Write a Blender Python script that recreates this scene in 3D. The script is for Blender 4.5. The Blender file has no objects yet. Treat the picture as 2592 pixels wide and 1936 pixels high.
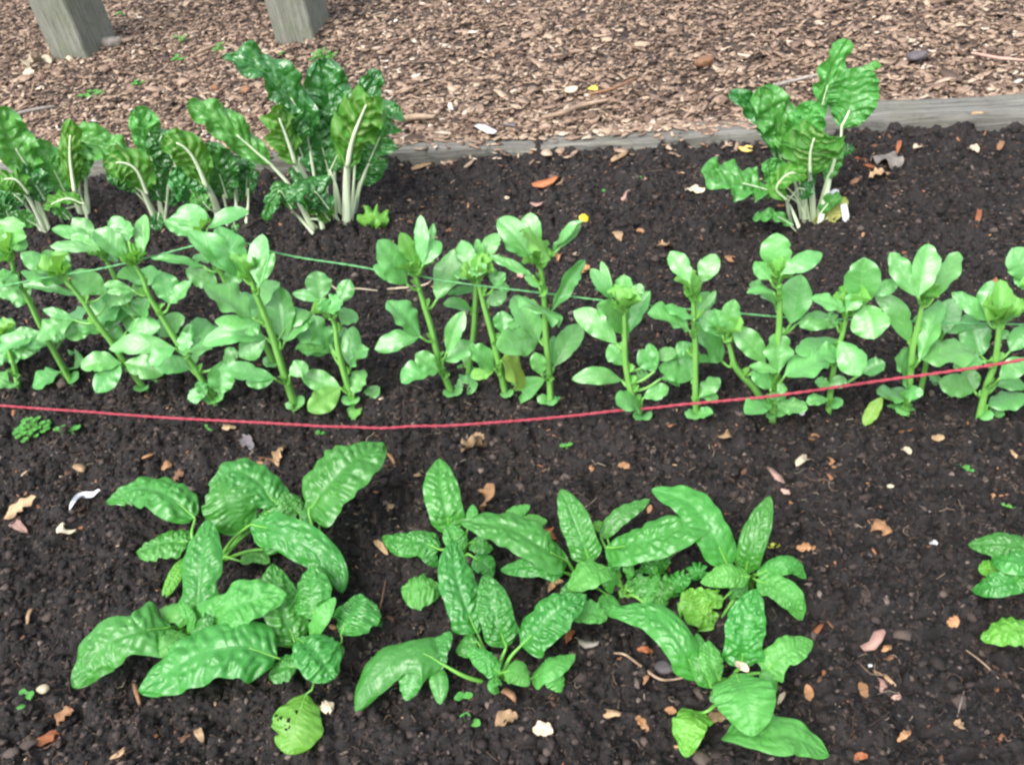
import bpy, math, random
import numpy as np
from mathutils import Vector, Matrix
random.seed(7); RNG = np.random.default_rng(11)
C = bpy.context.scene.collection
SC = bpy.context.scene

# ------------------------------------------------------------------ camera
FOC = 2400.0                                    # focal length in photograph pixels (2592 wide)
CAMH = 1.0                                      # camera height above the bed
_d = np.array([532., 2992., FOC]); _d /= np.linalg.norm(_d)      # straight down, seen from the camera
_Z = -_d
_Y = np.array([0, 0, 1.]) - _d[2]*_d; _Y /= np.linalg.norm(_Y)
_X = np.cross(_Y, _Z)
R = np.array([_X, _Y, _Z])
CAM = np.array([0, 0, CAMH])
cam_data = bpy.data.cameras.new('camera'); cam = bpy.data.objects.new('camera', cam_data); C.objects.link(cam)
rt, up, bk = R @ [1, 0, 0], R @ [0, -1, 0], R @ [0, 0, -1]
cam.matrix_world = Matrix([[rt[0], up[0], bk[0], 0], [rt[1], up[1], bk[1], 0], [rt[2], up[2], bk[2], CAMH], [0, 0, 0, 1]])
cam_data.sensor_width = 36; cam_data.lens = 36*FOC/2592; cam_data.clip_start = .02; cam_data.clip_end = 500
SC.camera = cam

FR = {'A': (0, 0, .4792), 'B': (0, 480, .434), 'C': (880, 480, .3888), 'D': (1640, 540, .4304), 'E': (1650, 0, .4259),
      'K': (1000, 0, .3874), 'L': (0, 1040, .5423), 'M': (860, 1100, .4841), 'N': (1440, 1150, .4759), 'O': (2080, 1080, .5182),
      'V': (0, 0, 1.1718)}
def ray(f, x, y):
    a, b, s = FR[f]
    return R @ np.array([a+x*s-1296., b+y*s-968., FOC])
def on_z(f, x, y, z=0.):                          # where a line of sight meets the level z
    r = ray(f, x, y); return CAM + r*((z-CAMH)/r[2])
def on_y(f, x, y, Y):                             # where it meets the upright plane at distance Y
    r = ray(f, x, y); return CAM + r*(Y/r[1])
def depth(p): return float((R.T @ (np.asarray(p)-CAM))[2])
def unit(v): return v/(np.linalg.norm(v)+1e-12)
def project(P):
    q = (np.asarray(P)-CAM) @ R
    return q[:, 0]/q[:, 2]*FOC+1296, q[:, 1]/q[:, 2]*FOC+968

# ------------------------------------------------------------------ noise
def _hash(ix, iy, iz, seed):
    h = (ix.astype(np.int64)*374761393 + iy.astype(np.int64)*668265263 + iz.astype(np.int64)*2147483647 + seed*1274126177) & 0xffffffff
    h = ((h ^ (h >> 13))*1274126177) & 0xffffffff
    h = ((h ^ (h >> 16))*2246822519) & 0xffffffff
    return ((h ^ (h >> 15)) & 0xffff)/32767.5-1
def noise3(x, y, z, seed=0):
    x, y, z = np.broadcast_arrays(np.asarray(x, float), np.asarray(y, float), np.asarray(z, float))
    ix, iy, iz = np.floor(x), np.floor(y), np.floor(z); fx, fy, fz = x-ix, y-iy, z-iz
    u, v, w = (t*t*(3-2*t) for t in (fx, fy, fz))
    r = 0
    for a in (0, 1):
        for b in (0, 1):
            for c in (0, 1):
                r = r + _hash(ix+a, iy+b, iz+c, seed)*(u if a else 1-u)*(v if b else 1-v)*(w if c else 1-w)
    return r
def noise2(x, y, seed=0):
    ix, iy = np.floor(x), np.floor(y); fx, fy = x-ix, y-iy
    u, v = fx*fx*(3-2*fx), fy*fy*(3-2*fy); z = np.zeros_like(ix)
    return (_hash(ix, iy, z, seed)*(1-u)+_hash(ix+1, iy, z, seed)*u)*(1-v)+(_hash(ix, iy+1, z, seed)*(1-u)+_hash(ix+1, iy+1, z, seed)*u)*v

# ------------------------------------------------------------------ mesh helpers
def link_mesh(name, V, Fq, mat, parent=None, origin=(0, 0, 0), uv=None, smooth=True, col=None, mats=None):
    me = bpy.data.meshes.new(name); V = np.asarray(V, float)-np.asarray(origin, float)
    if isinstance(Fq, np.ndarray):
        k = Fq.shape[1]; me.vertices.add(len(V)); me.vertices.foreach_set('co', V.ravel())
        me.loops.add(Fq.size); me.loops.foreach_set('vertex_index', Fq.ravel().astype(np.int32))
        me.polygons.add(len(Fq)); me.polygons.foreach_set('loop_start', np.arange(0, Fq.size, k, dtype=np.int32))
        me.polygons.foreach_set('loop_total', np.full(len(Fq), k, np.int32)); me.update(calc_edges=True)
    else:
        me.from_pydata([tuple(v) for v in V], [], [tuple(int(i) for i in f) for f in Fq])
    if smooth: me.polygons.foreach_set('use_smooth', np.ones(len(me.polygons), bool))
    if uv is not None:
        l = me.uv_layers.new(name='UVMap'); idx = np.empty(len(me.loops), np.int32); me.loops.foreach_get('vertex_index', idx)
        l.data.foreach_set('uv', np.asarray(uv)[idx].astype(np.float32).ravel())
    if col is not None:                            # one random number per piece, picked up by the material's colour ramp
        a = me.attributes.new('piece', 'FLOAT', 'POINT'); a.data.foreach_set('value', np.asarray(col, np.float32))
    me.materials.append(mat)
    o = bpy.data.objects.new(name, me); C.objects.link(o)
    if parent is None: o.location = origin
    else: o.parent = parent
    return o
def tag(o, label=None, cat=None, group=None, kind=None):
    if label: o['label'] = label
    if cat: o['category'] = cat
    if group: o['group'] = group
    if kind: o['kind'] = kind
    return o
def thing(name, loc, label, cat, group=None):
    o = bpy.data.objects.new(name, None); o.empty_display_size = .05; C.objects.link(o); o.location = loc
    return tag(o, label, cat, group)
def spline(P, n):                                  # Catmull-Rom through the points
    P = np.asarray(P, float)
    if len(P) == 2: return P[0]+(P[1]-P[0])*np.linspace(0, 1, n)[:, None]
    Q = np.vstack([2*P[0]-P[1], P, 2*P[-1]-P[-2]]); L = np.linalg.norm(np.diff(P, axis=0), axis=1); cum = np.r_[0, np.cumsum(L)]
    out = []
    for s in np.linspace(0, cum[-1], n):
        i = min(np.searchsorted(cum, s, 'right')-1, len(P)-2); t = (s-cum[i])/(L[i]+1e-9)
        a, b, c, d = Q[i], Q[i+1], Q[i+2], Q[i+3]
        out.append(.5*((2*b)+(-a+c)*t+(2*a-5*b+4*c-d)*t*t+(-a+3*b-3*c+d)*t**3))
    return np.array(out)
def tangents(Cv): return np.apply_along_axis(unit, 1, np.gradient(Cv, axis=0))
def tube(P, rad, n=12, k=8, flat=1., lobes=0, twist=0., hint=None):
    Cv = spline(P, n); T = tangents(Cv); rad = np.interp(np.linspace(0, 1, n), np.linspace(0, 1, len(rad)), rad)
    ref = np.array([0.3, -1, .2]) if hint is None else hint
    V, Fq = [], []
    for i in range(n):
        a = unit(ref-np.dot(ref, T[i])*T[i]); b = np.cross(T[i], a)
        for j in range(k):
            ph = 2*math.pi*j/k; m = 1+(.22*math.cos(lobes*(ph-twist*i)) if lobes else 0)
            V.append(Cv[i]+rad[i]*m*(a*math.cos(ph)*flat+b*math.sin(ph)))
    for i in range(n-1):
        for j in range(k): Fq.append((i*k+j, i*k+(j+1) % k, (i+1)*k+(j+1) % k, (i+1)*k+j))
    Fq.append(tuple(range(k))[::-1]); Fq.append(tuple((n-1)*k+j for j in range(k)))
    return V, Fq

PROFILE = {  # (rise, fall) exponents of the half width along the leaf
    'bean': (.9, .74), 'chard': (.62, .46), 'spinach': (.46, .66), 'round': (.6, .5), 'dry': (.6, .6)}
def blade(P, w, kind, seed, roll=0., fold=.18, arch=-.1, pucker=.0, ruffle=.0, veins=7, nu=24, nv=10, lobe=0., notch=.5, holes=(), face=None, tocam=.6, toup=.65):
    """a leaf blade: midrib through P, half width w metres; returns verts, faces, uv, midrib, normals"""
    rs = random.Random(seed); rag = {'bean': .7, 'chard': .5, 'spinach': .28}.get(kind, 1.)
    Cv = spline(P, nu+1); T = tangents(Cv); t = np.linspace(0, 1, nu+1)
    mid = Cv[nu//2]; tc = unit(CAM-mid)
    ref = unit(tc*tocam+np.array([0, 0, 1.])*toup) if face is None else unit(np.asarray(face, float))
    N = np.array([unit(ref-np.dot(ref, q)*q) for q in T]); S = np.cross(T, N)
    cr, sr = math.cos(roll), math.sin(roll); N, S = N*cr+S*sr, S*cr-N*sr
    e = unit(np.cross(tc, T[nu//2])); w = w/max(abs(np.dot(S[nu//2], e)), .5)
    a, b = PROFILE[kind]; tt = np.clip(t, 0, 1)
    prof = tt**a*(1-tt)**b; prof = prof/prof.max()
    if kind == 'spinach':
        prof = prof*(1-.25*np.exp(-((t-.36)/.1)**2)*lobe)+.48*lobe*np.exp(-((t-.16)/.06)**2)
        prof[0] = .0; prof[1] = min(prof[1], .6)
    prof[0] = max(prof[0], .03); prof[-1] = .01
    v = np.linspace(-1, 1, nv+1)
    sides = []
    for sd in (0, 1):
        m = 1+rag*(.10*noise2(t*4+rs.random()*50, t*0+sd*7.3, seed)+.05*noise2(t*11+rs.random()*50, t*0+sd*3.3, seed+1))
        for _ in range(rs.choice((0, 1, 1, 2)) if rs.random() < notch else 0):
            m = m*(1-rs.uniform(.1, .3)*rag*np.exp(-((t-rs.uniform(.35, .92))/rs.uniform(.02, .05))**2))
        sides.append(m)
    ed = np.abs(v)
    W = np.where(v[None, :] < 0, sides[0][:, None], sides[1][:, None])*prof[:, None]*w
    tg, vg = np.meshgrid(t, v, indexing='ij'); sg = np.abs(vg)
    # lobes at the foot sweep back, the blade rises from the midrib, arches and ruffles
    th = fold
    lat = W*vg*math.cos(th); nrm = W*sg*math.sin(th)+arch*W*sg**2
    q = tg*veins-sg*1.3
    if pucker:
        q = q+.35*noise3(tg*veins*.7, vg*1.5, seed*.7, seed+3)
        nrm = nrm+pucker*w*.95*(np.abs(np.sin(math.pi*q))**.8*np.minimum(sg*3.2, 1)*(1-.8*sg**3)-.4)*(prof[:, None]**.5)*(.75+.5*noise3(tg*veins*.8, vg*2.2, seed*.3, seed+4))
        nrm = nrm+pucker*w*.8*noise3(tg*veins*1.6, vg*5.5, seed*.37, seed)*np.minimum(sg*3, 1)*(1-.75*sg**3)
    if ruffle:
        ph = np.where(vg < 0, rs.random()*6, rs.random()*6)
        wob = np.sin(tg*veins*2*math.pi*.42+ph+2*noise2(t*3, t*0, seed+5)[:, None])
        nrm = nrm+ruffle*w*wob*sg**2.2*np.minimum(prof[:, None]*1.6, 1)
        lat = lat*(1-.12*ruffle*np.abs(wob)*sg)
        if kind == 'chard': nrm = nrm+.085*w*(1+noise2(t*6, t*0, seed+8)[:, None])*np.sin(tg*veins*2*math.pi*1.25+ph*2+3*noise2(t*5, t*0, seed+6)[:, None])*sg**4*np.minimum(prof[:, None]*1.6, 1)
    nrm = nrm+.05*w*noise3(tg*2.5, vg*1.5, seed*1.7, seed+9)*sg
    V = Cv[:, None, :]+S[:, None, :]*lat[..., None]+N[:, None, :]*nrm[..., None]
    if kind == 'spinach' and lobe: V = V-T[:, None, :]*(w*.45*lobe*np.exp(-((tg-.14)/.09)**2)*sg**2)[..., None]
    V = V.reshape(-1, 3)
    uv = np.stack([tg.ravel(), vg.ravel()*.5+.5], 1)
    Fq = []
    for i in range(nu):
        for j in range(nv):
            tc_, vc_ = (t[i]+t[i+1])/2, (v[j]+v[j+1])/2
            if any(((tc_-h[0])/h[2])**2+((vc_-h[1])/h[3])**2 < 1 for h in holes): continue
            k = i*(nv+1)+j; Fq.append((k, k+nv+1, k+nv+2, k+1))
    return V, np.array(Fq), uv, Cv, N

# ------------------------------------------------------------------ materials
def new_mat(name):
    m = bpy.data.materials.new(name); m.use_nodes = True; nt = m.node_tree; nt.nodes.clear()
    return m, nt
def node(nt, kind, **kw):
    n = nt.nodes.new(kind)
    for k, v in kw.items():
        if k.startswith('_'): setattr(n, k[1:], v)
        else:
            n.inputs[k.replace('__', ' ')].default_value = v
    return n
def lk(nt, a, b): nt.links.new(a, b)
def mth(nt, op, a, b=None, clamp=False):
    n = nt.nodes.new('ShaderNodeMath'); n.operation = op; n.use_clamp = clamp
    for i, x in enumerate((a, b)):
        if x is None: continue
        if hasattr(x, 'links'): lk(nt, x, n.inputs[i])
        else: n.inputs[i].default_value = x
    return n.outputs[0]
def mix(nt, fac, a, b, typ='RGBA', blend='MIX'):
    n = nt.nodes.new('ShaderNodeMix'); n.data_type = typ; n.blend_type = blend
    ia, ib, io = (6, 7, 2) if typ == 'RGBA' else (2, 3, 0)
    for i, x in ((0, fac), (ia, a), (ib, b)):
        if hasattr(x, 'links'): lk(nt, x, n.inputs[i])
        else: n.inputs[i].default_value = (x if not isinstance(x, tuple) or len(x) == 4 else (*x, 1))
    return n.outputs[io]
def ramp(nt, fac, stops, interp='LINEAR'):
    n = nt.nodes.new('ShaderNodeValToRGB'); n.color_ramp.interpolation = interp; e = n.color_ramp.elements
    while len(e) < len(stops): e.new(.5)
    for i, (p, c) in enumerate(stops): e[i].position = p; e[i].color = (*c, 1)
    lk(nt, fac, n.inputs[0]); return n.outputs[0]
def noise(nt, vec, scale, detail=4, rough=.55, dist=0):
    n = nt.nodes.new('ShaderNodeTexNoise'); n.inputs['Scale'].default_value = scale; n.inputs['Detail'].default_value = detail
    n.inputs['Roughness'].default_value = rough; n.inputs['Distortion'].default_value = dist
    if vec is not None: lk(nt, vec, n.inputs['Vector'])
    return n.outputs[0]
def leaf_mat(name, c1, c2, vein, rough=.42, spec=.5, trans=.3, tcol=None, nveins=7, vein_f=.35, bump=.25, mid=.07, spots=None, glossvar=.12, sheen=0., latp=26., blister=0., bscale=75.):
    m, nt = new_mat(name)
    uv = nt.nodes.new('ShaderNodeUVMap'); sp = nt.nodes.new('ShaderNodeSeparateXYZ'); lk(nt, uv.outputs[0], sp.inputs[0])
    t = sp.outputs[0]; s = mth(nt, 'MULTIPLY', mth(nt, 'ABSOLUTE', mth(nt, 'SUBTRACT', sp.outputs[1], .5)), 2.)
    tc = nt.nodes.new('ShaderNodeTexCoord'); oi = nt.nodes.new('ShaderNodeObjectInfo')
    big = noise(nt, tc.outputs['Object'], 22, 3); fine = noise(nt, tc.outputs['Object'], 240, 4, .6)
    warp = mth(nt, 'MULTIPLY', mth(nt, 'SUBTRACT', big, .5), .9)
    q = mth(nt, 'ADD', mth(nt, 'SUBTRACT', mth(nt, 'MULTIPLY', t, float(nveins)), mth(nt, 'MULTIPLY', s, 1.3)), warp)
    lat = mth(nt, 'POWER', mth(nt, 'ABSOLUTE', mth(nt, 'COSINE', mth(nt, 'MULTIPLY', q, math.pi))), latp)
    lat = mth(nt, 'MULTIPLY', lat, mth(nt, 'SUBTRACT', 1.0, mth(nt, 'MULTIPLY', s, .75)))
    md = nt.nodes.new('ShaderNodeMapRange'); md.interpolation_type = 'SMOOTHSTEP'; lk(nt, s, md.inputs[0])
    md.inputs[1].default_value = 0; md.inputs[2].default_value = mid; md.inputs[3].default_value = 1; md.inputs[4].default_value = 0
    mdv = mth(nt, 'MULTIPLY', md.outputs[0], mth(nt, 'SUBTRACT', 1.05, t, True))
    vf = mth(nt, 'MULTIPLY', mth(nt, 'MAXIMUM', mth(nt, 'MULTIPLY', lat, .7), mdv), vein_f)
    base = mix(nt, mth(nt, 'MULTIPLY', mth(nt, 'SUBTRACT', mth(nt, 'ADD', big, mth(nt, 'MULTIPLY', fine, .5)), .4), 1.6, True), c1, c2)
    base = mix(nt, vf, base, vein)
    if spots: base = mix(nt, mth(nt, 'MULTIPLY', mth(nt, 'SUBTRACT', noise(nt, tc.outputs['Object'], 45, 5, .65), .56), 9., True), base, spots)
    hs = nt.nodes.new('ShaderNodeHueSaturation'); lk(nt, base, hs.inputs['Color'])
    lk(nt, mth(nt, 'ADD', .491, mth(nt, 'MULTIPLY', oi.outputs['Random'], .016)), hs.inputs['Hue'])
    r2 = mth(nt, 'FRACT', mth(nt, 'MULTIPLY', oi.outputs['Random'], 17.3)); lk(nt, mth(nt, 'ADD', .9, mth(nt, 'MULTIPLY', r2, .26)), hs.inputs['Value'])
    colr = hs.outputs[0]
    pr = node(nt, 'ShaderNodeBsdfPrincipled', Roughness=rough); lk(nt, colr, pr.inputs['Base Color']); pr.inputs['Specular IOR Level'].default_value = spec
    lk(nt, mth(nt, 'ADD', rough-glossvar*.5, mth(nt, 'MULTIPLY', big, glossvar)), pr.inputs['Roughness'])
    if sheen: pr.inputs['Sheen Weight'].default_value = sheen; pr.inputs['Sheen Roughness'].default_value = .4
    bp = node(nt, 'ShaderNodeBump', Strength=bump, Distance=.0016)
    if blister:
        vo = nt.nodes.new('ShaderNodeTexVoronoi'); vo.feature = 'SMOOTH_F1'; vo.inputs['Scale'].default_value = bscale; vo.inputs['Smoothness'].default_value = .35; lk(nt, tc.outputs['Object'], vo.inputs['Vector'])
        b2 = node(nt, 'ShaderNodeBump', Strength=blister, Distance=.006); lk(nt, mth(nt, 'SUBTRACT', 1., mth(nt, 'MULTIPLY', vo.outputs['Distance'], 1.)), b2.inputs['Height']); lk(nt, b2.outputs[0], bp.inputs['Normal'])
    hgt = mth(nt, 'SUBTRACT', mth(nt, 'ADD', mth(nt, 'MULTIPLY', fine, .6), noise(nt, tc.outputs['Object'], 95, 2)), mth(nt, 'MULTIPLY', mth(nt, 'MAXIMUM', lat, mdv), .9))
    lk(nt, hgt, bp.inputs['Height']); lk(nt, bp.outputs[0], pr.inputs['Normal'])
    tr = nt.nodes.new('ShaderNodeBsdfTranslucent')
    lk(nt, mix(nt, .8, colr, tcol or (c2[0]*2, c2[1]*1.6, c2[2]*.8)), tr.inputs[0]); lk(nt, bp.outputs[0], tr.inputs['Normal'])
    ms = nt.nodes.new('ShaderNodeMixShader'); ms.inputs[0].default_value = trans; lk(nt, pr.outputs[0], ms.inputs[1]); lk(nt, tr.outputs[0], ms.inputs[2])
    out = nt.nodes.new('ShaderNodeOutputMaterial'); lk(nt, ms.outputs[0], out.inputs[0])
    return m
def plain_mat(name, c1, c2, scale=40, rough=.7, bump=.3, bscale=120, spec=.4, stretch=None, dist=.002, objrand=False):
    m, nt = new_mat(name); tc = nt.nodes.new('ShaderNodeTexCoord'); vec = tc.outputs['Object']
    if stretch:
        mp = nt.nodes.new('ShaderNodeMapping'); mp.inputs['Scale'].default_value = stretch; lk(nt, vec, mp.inputs[0]); vec = mp.outputs[0]
    n1 = noise(nt, vec, scale, 5, .6)
    colr = ramp(nt, n1, [(.3, c1), (.7, c2)])
    if objrand:
        oi = nt.nodes.new('ShaderNodeObjectInfo'); hs = nt.nodes.new('ShaderNodeHueSaturation'); lk(nt, colr, hs.inputs['Color'])
        lk(nt, mth(nt, 'ADD', .7, mth(nt, 'MULTIPLY', oi.outputs['Random'], .6)), hs.inputs['Value']); colr = hs.outputs[0]
    pr = node(nt, 'ShaderNodeBsdfPrincipled', Roughness=rough); pr.inputs['Specular IOR Level'].default_value = spec; lk(nt, colr, pr.inputs['Base Color'])
    bp = node(nt, 'ShaderNodeBump', Strength=bump, Distance=dist); lk(nt, noise(nt, vec, bscale, 5, .65), bp.inputs['Height']); lk(nt, bp.outputs[0], pr.inputs['Normal'])
    out = nt.nodes.new('ShaderNodeOutputMaterial'); lk(nt, pr.outputs[0], out.inputs[0]); return m
def piece_mat(name, stops, rough=.75, bump=.5, bscale=160, spec=.3, dirt=.35):
    m, nt = new_mat(name); tc = nt.nodes.new('ShaderNodeTexCoord'); at = nt.nodes.new('ShaderNodeAttribute'); at.attribute_name = 'piece'
    c = ramp(nt, at.outputs['Fac'], stops); n1 = noise(nt, tc.outputs['Object'], bscale, 5, .65)
    k = mth(nt, 'ADD', 1-dirt, mth(nt, 'MULTIPLY', n1, 2*dirt)); c = mix(nt, 1., c, k, blend='MULTIPLY')
    pr = node(nt, 'ShaderNodeBsdfPrincipled', Roughness=rough); pr.inputs['Specular IOR Level'].default_value = spec; lk(nt, c, pr.inputs['Base Color'])
    bp = node(nt, 'ShaderNodeBump', Strength=bump, Distance=.002); lk(nt, n1, bp.inputs['Height']); lk(nt, bp.outputs[0], pr.inputs['Normal'])
    out = nt.nodes.new('ShaderNodeOutputMaterial'); lk(nt, pr.outputs[0], out.inputs[0]); return m

M = {}
M['bean'] = leaf_mat('bean_leaf', (.086, .30, .066), (.132, .385, .106), (.30, .54, .22), rough=.35, spec=.9, trans=.24, tcol=(.2, .58, .08), nveins=6, vein_f=.45, bump=.3, mid=.05)
M['bean_young'] = leaf_mat('young_bean_leaf', (.14, .39, .07), (.19, .46, .10), (.30, .5, .2), rough=.45, spec=.5, trans=.34, tcol=(.3, .62, .07), nveins=6, vein_f=.2, bump=.25)
M['bean_yellow'] = leaf_mat('yellowing_bean_leaf', (.13, .33, .06), (.28, .40, .06), (.45, .5, .2), rough=.5, trans=.35, tcol=(.55, .6, .08), vein_f=.3)
M['spinach'] = leaf_mat('spinach_leaf', (.032, .185, .024), (.060, .26, .042), (.04, .17, .03), rough=.34, spec=.62, trans=.24, tcol=(.13, .46, .03), nveins=12, vein_f=.5, bump=.3, mid=.045, blister=.16, bscale=85.)
M['spinach_pale'] = leaf_mat('pale_spinach_leaf', (.062, .265, .045), (.098, .335, .066), (.07, .26, .05), rough=.42, spec=.45, trans=.27, tcol=(.2, .56, .04), nveins=10, vein_f=.35, bump=.3, blister=.2, bscale=80.)
M['spinach_yellow'] = leaf_mat('yellowing_spinach_leaf', (.075, .285, .03), (.125, .355, .042), (.36, .55, .16), rough=.42, trans=.3, tcol=(.28, .6, .06), vein_f=.4, bump=.35)
M['chard'] = leaf_mat('chard_leaf', (.020, .122, .022), (.036, .17, .032), (.2, .36, .12), rough=.24, spec=.8, trans=.16, tcol=(.10, .40, .03), nveins=7, latp=14., vein_f=.4, bump=.4, mid=.05, blister=.8, bscale=72.)
M['chard_light'] = leaf_mat('light_chard_leaf', (.044, .205, .03), (.07, .265, .045), (.24, .42, .15), rough=.32, spec=.6, trans=.22, tcol=(.18, .52, .05), nveins=7, latp=14., vein_f=.45, bump=.4, mid=.05, blister=.65, bscale=62.)
M['chard_under'] = leaf_mat('chard_leaf_underside', (.034, .16, .014), (.062, .22, .020), (.36, .48, .18), rough=.5, spec=.35, trans=.3, tcol=(.22, .48, .03), nveins=7, vein_f=.85, bump=.5, mid=.06, latp=9., blister=.35, bscale=62.)
M['chard_decay'] = leaf_mat('decaying_chard_leaf', (.22, .30, .06), (.38, .36, .11), (.5, .5, .25), rough=.6, trans=.25, tcol=(.5, .5, .1), spots=(.16, .10, .04))
M['stem'] = plain_mat('bean_stem', (.12, .33, .055), (.19, .42, .095), 30, .45, .2, 200, .5)
M['stalk'] = plain_mat('chard_stalk', (.48, .60, .36), (.68, .74, .54), 35, .4, .3, 150, .5, (1, 1, .15))
M['petiole'] = plain_mat('spinach_stalk', (.10, .32, .04), (.17, .40, .07), 40, .42, .2, 200, .5)
M['weed'] = leaf_mat('weed_leaf', (.06, .25, .04), (.10, .34, .06), (.2, .45, .1), rough=.5, trans=.25, vein_f=.1)
# ------------------------------------------------------------------ world and light (overcast shade under trees)
w = bpy.data.worlds.new('World'); SC.world = w; w.use_nodes = True; nt = w.node_tree; nt.nodes.clear()
SUN_EL, SUN_AZ = math.radians(54), math.radians(218)
sk = nt.nodes.new('ShaderNodeTexSky'); sk.sky_type = 'NISHITA'; sk.sun_disc = False; sk.sun_elevation = SUN_EL; sk.sun_rotation = SUN_AZ
sk.air_density = 1.0; sk.dust_density = 3.0; sk.ozone_density = 1.0
hs = nt.nodes.new('ShaderNodeHueSaturation'); hs.inputs['Saturation'].default_value = .45; lk(nt, sk.outputs[0], hs.inputs['Color'])
bg = nt.nodes.new('ShaderNodeBackground'); bg.inputs[1].default_value = .15; lk(nt, hs.outputs[0], bg.inputs[0])
wo = nt.nodes.new('ShaderNodeOutputWorld'); lk(nt, bg.outputs[0], wo.inputs[0])
sl = bpy.data.lights.new('sun', 'SUN'); sl.energy = 1.5; sl.angle = math.radians(40); sl.color = (1, .98, .96)
so = bpy.data.objects.new('sun', sl); C.objects.link(so)
sd = Vector((math.sin(SUN_AZ)*math.cos(SUN_EL), math.cos(SUN_AZ)*math.cos(SUN_EL), math.sin(SUN_EL)))
so.rotation_euler = sd.to_track_quat('Z', 'Y').to_euler(); so.location = (0, 0, 6)
SC.view_settings.view_transform = 'Standard'; SC.view_settings.look = 'None'; SC.view_settings.exposure = 1.4; SC.view_settings.gamma = 1
SC.cycles.filter_width = 2.5; SC.cycles.max_bounces = 8; SC.cycles.use_denoising = True

# ------------------------------------------------------------------ the bed, the timber edge and the mulch behind it
P0, P1 = on_z('K', 0, 1085, .0), on_z('E', 2212, 815, .0)
EDIR = unit((P1-P0)*[1, 1, 0]); ENRM = np.array([-EDIR[1], EDIR[0], 0]); EANG = math.atan2(EDIR[1], EDIR[0])
EO = P0-EDIR*np.dot(P0*[1, 1, 0], EDIR)                      # point of the edge line beside the origin
def bed(s, r, z=0.): return EO*[1, 1, 0]+EDIR*s+ENRM*r+np.array([0, 0, z])
def to_bed(p): q = np.asarray(p)-EO; return q@EDIR, q@ENRM    # along the edge, beyond it

def soil_h(x, y, s=None, r=None):
    wx, wy = x+.012*noise2(x*30, y*30, 14), y+.012*noise2(x*30, y*30, 15)
    h = .012*noise2(x*3.1, y*3.1, 1)+.010*noise2(x*9, y*9, 2)+(.0125*noise2(x*19, y*19, 3))+.020*np.abs(noise2(wx*38, wy*38, 4))+.0105*np.abs(noise2(wx*80, wy*80, 5))+.004*noise2(x*170, y*170, 6)
    return h-.012
def soil_at(x, y):
    s, r = to_bed(np.stack([x, y, 0*x], -1)); m = np.clip((r+.16)/.16, 0, 1)
    return soil_h(x, y)+m*m*(.015+.010*np.clip(s+.2, -1, 1)+.010*noise2(s*7, s*0+2., 33))

def m_soil():
    m, nt = new_mat('dark_soil'); tc = nt.nodes.new('ShaderNodeTexCoord'); v = tc.outputs['Object']
    a = noise(nt, v, 6, 4, .6); b = noise(nt, v, 70, 8, .7); c = noise(nt, v, 420, 5, .7)
    col = ramp(nt, mth(nt, 'ADD', mth(nt, 'MULTIPLY', b, .65), mth(nt, 'MULTIPLY', c, .35)), [(.33, (.0035, .003, .0032)), (.5, (.0105, .0078, .0074)), (.63, (.026, .0188, .0165)), (.76, (.065, .048, .04))])
    col = mix(nt, mth(nt, 'MULTIPLY', mth(nt, 'SUBTRACT', a, .45), 2.2, True), col, mix(nt, .5, col, (.026, .0195, .018)))
    fl = mth(nt, 'MULTIPLY', mth(nt, 'SUBTRACT', noise(nt, v, 310, 2, .5), .70), 12., True); col = mix(nt, fl, col, (.12, .095, .08))
    pr = node(nt, 'ShaderNodeBsdfPrincipled', Roughness=.72); pr.inputs['Specular IOR Level'].default_value = .4; lk(nt, col, pr.inputs['Base Color'])
    bp = node(nt, 'ShaderNodeBump', Strength=.9, Distance=.004); lk(nt, mth(nt, 'ADD', b, mth(nt, 'MULTIPLY', c, .5)), bp.inputs['Height']); lk(nt, bp.outputs[0], pr.inputs['Normal'])
    o = nt.nodes.new('ShaderNodeOutputMaterial'); lk(nt, pr.outputs[0], o.inputs[0]); return m
M['soil'] = m_soil()
def grid(name, s0, s1, r0, r1, step, hf, mat):
    ns, nr = int((s1-s0)/step)+1, int((r1-r0)/step)+1
    s, r = np.meshgrid(np.linspace(s0, s1, ns), np.linspace(r0, r1, nr), indexing='ij')
    P = EO*[1, 1, 0]+s[..., None]*EDIR+r[..., None]*ENRM; P[..., 2] = hf(P[..., 0], P[..., 1], s, r)
    i = np.arange((ns-1)*(nr-1)); a = (i//(nr-1))*nr+i % (nr-1)
    return tag(link_mesh(name, P.reshape(-1, 3), np.stack([a, a+nr, a+nr+1, a+1], 1), mat), kind='structure')
grid('soil', -2.3, 2.0, -1.7, .03, .0031, lambda x, y, s, r: soil_at(x, y), M['soil'])

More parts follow.
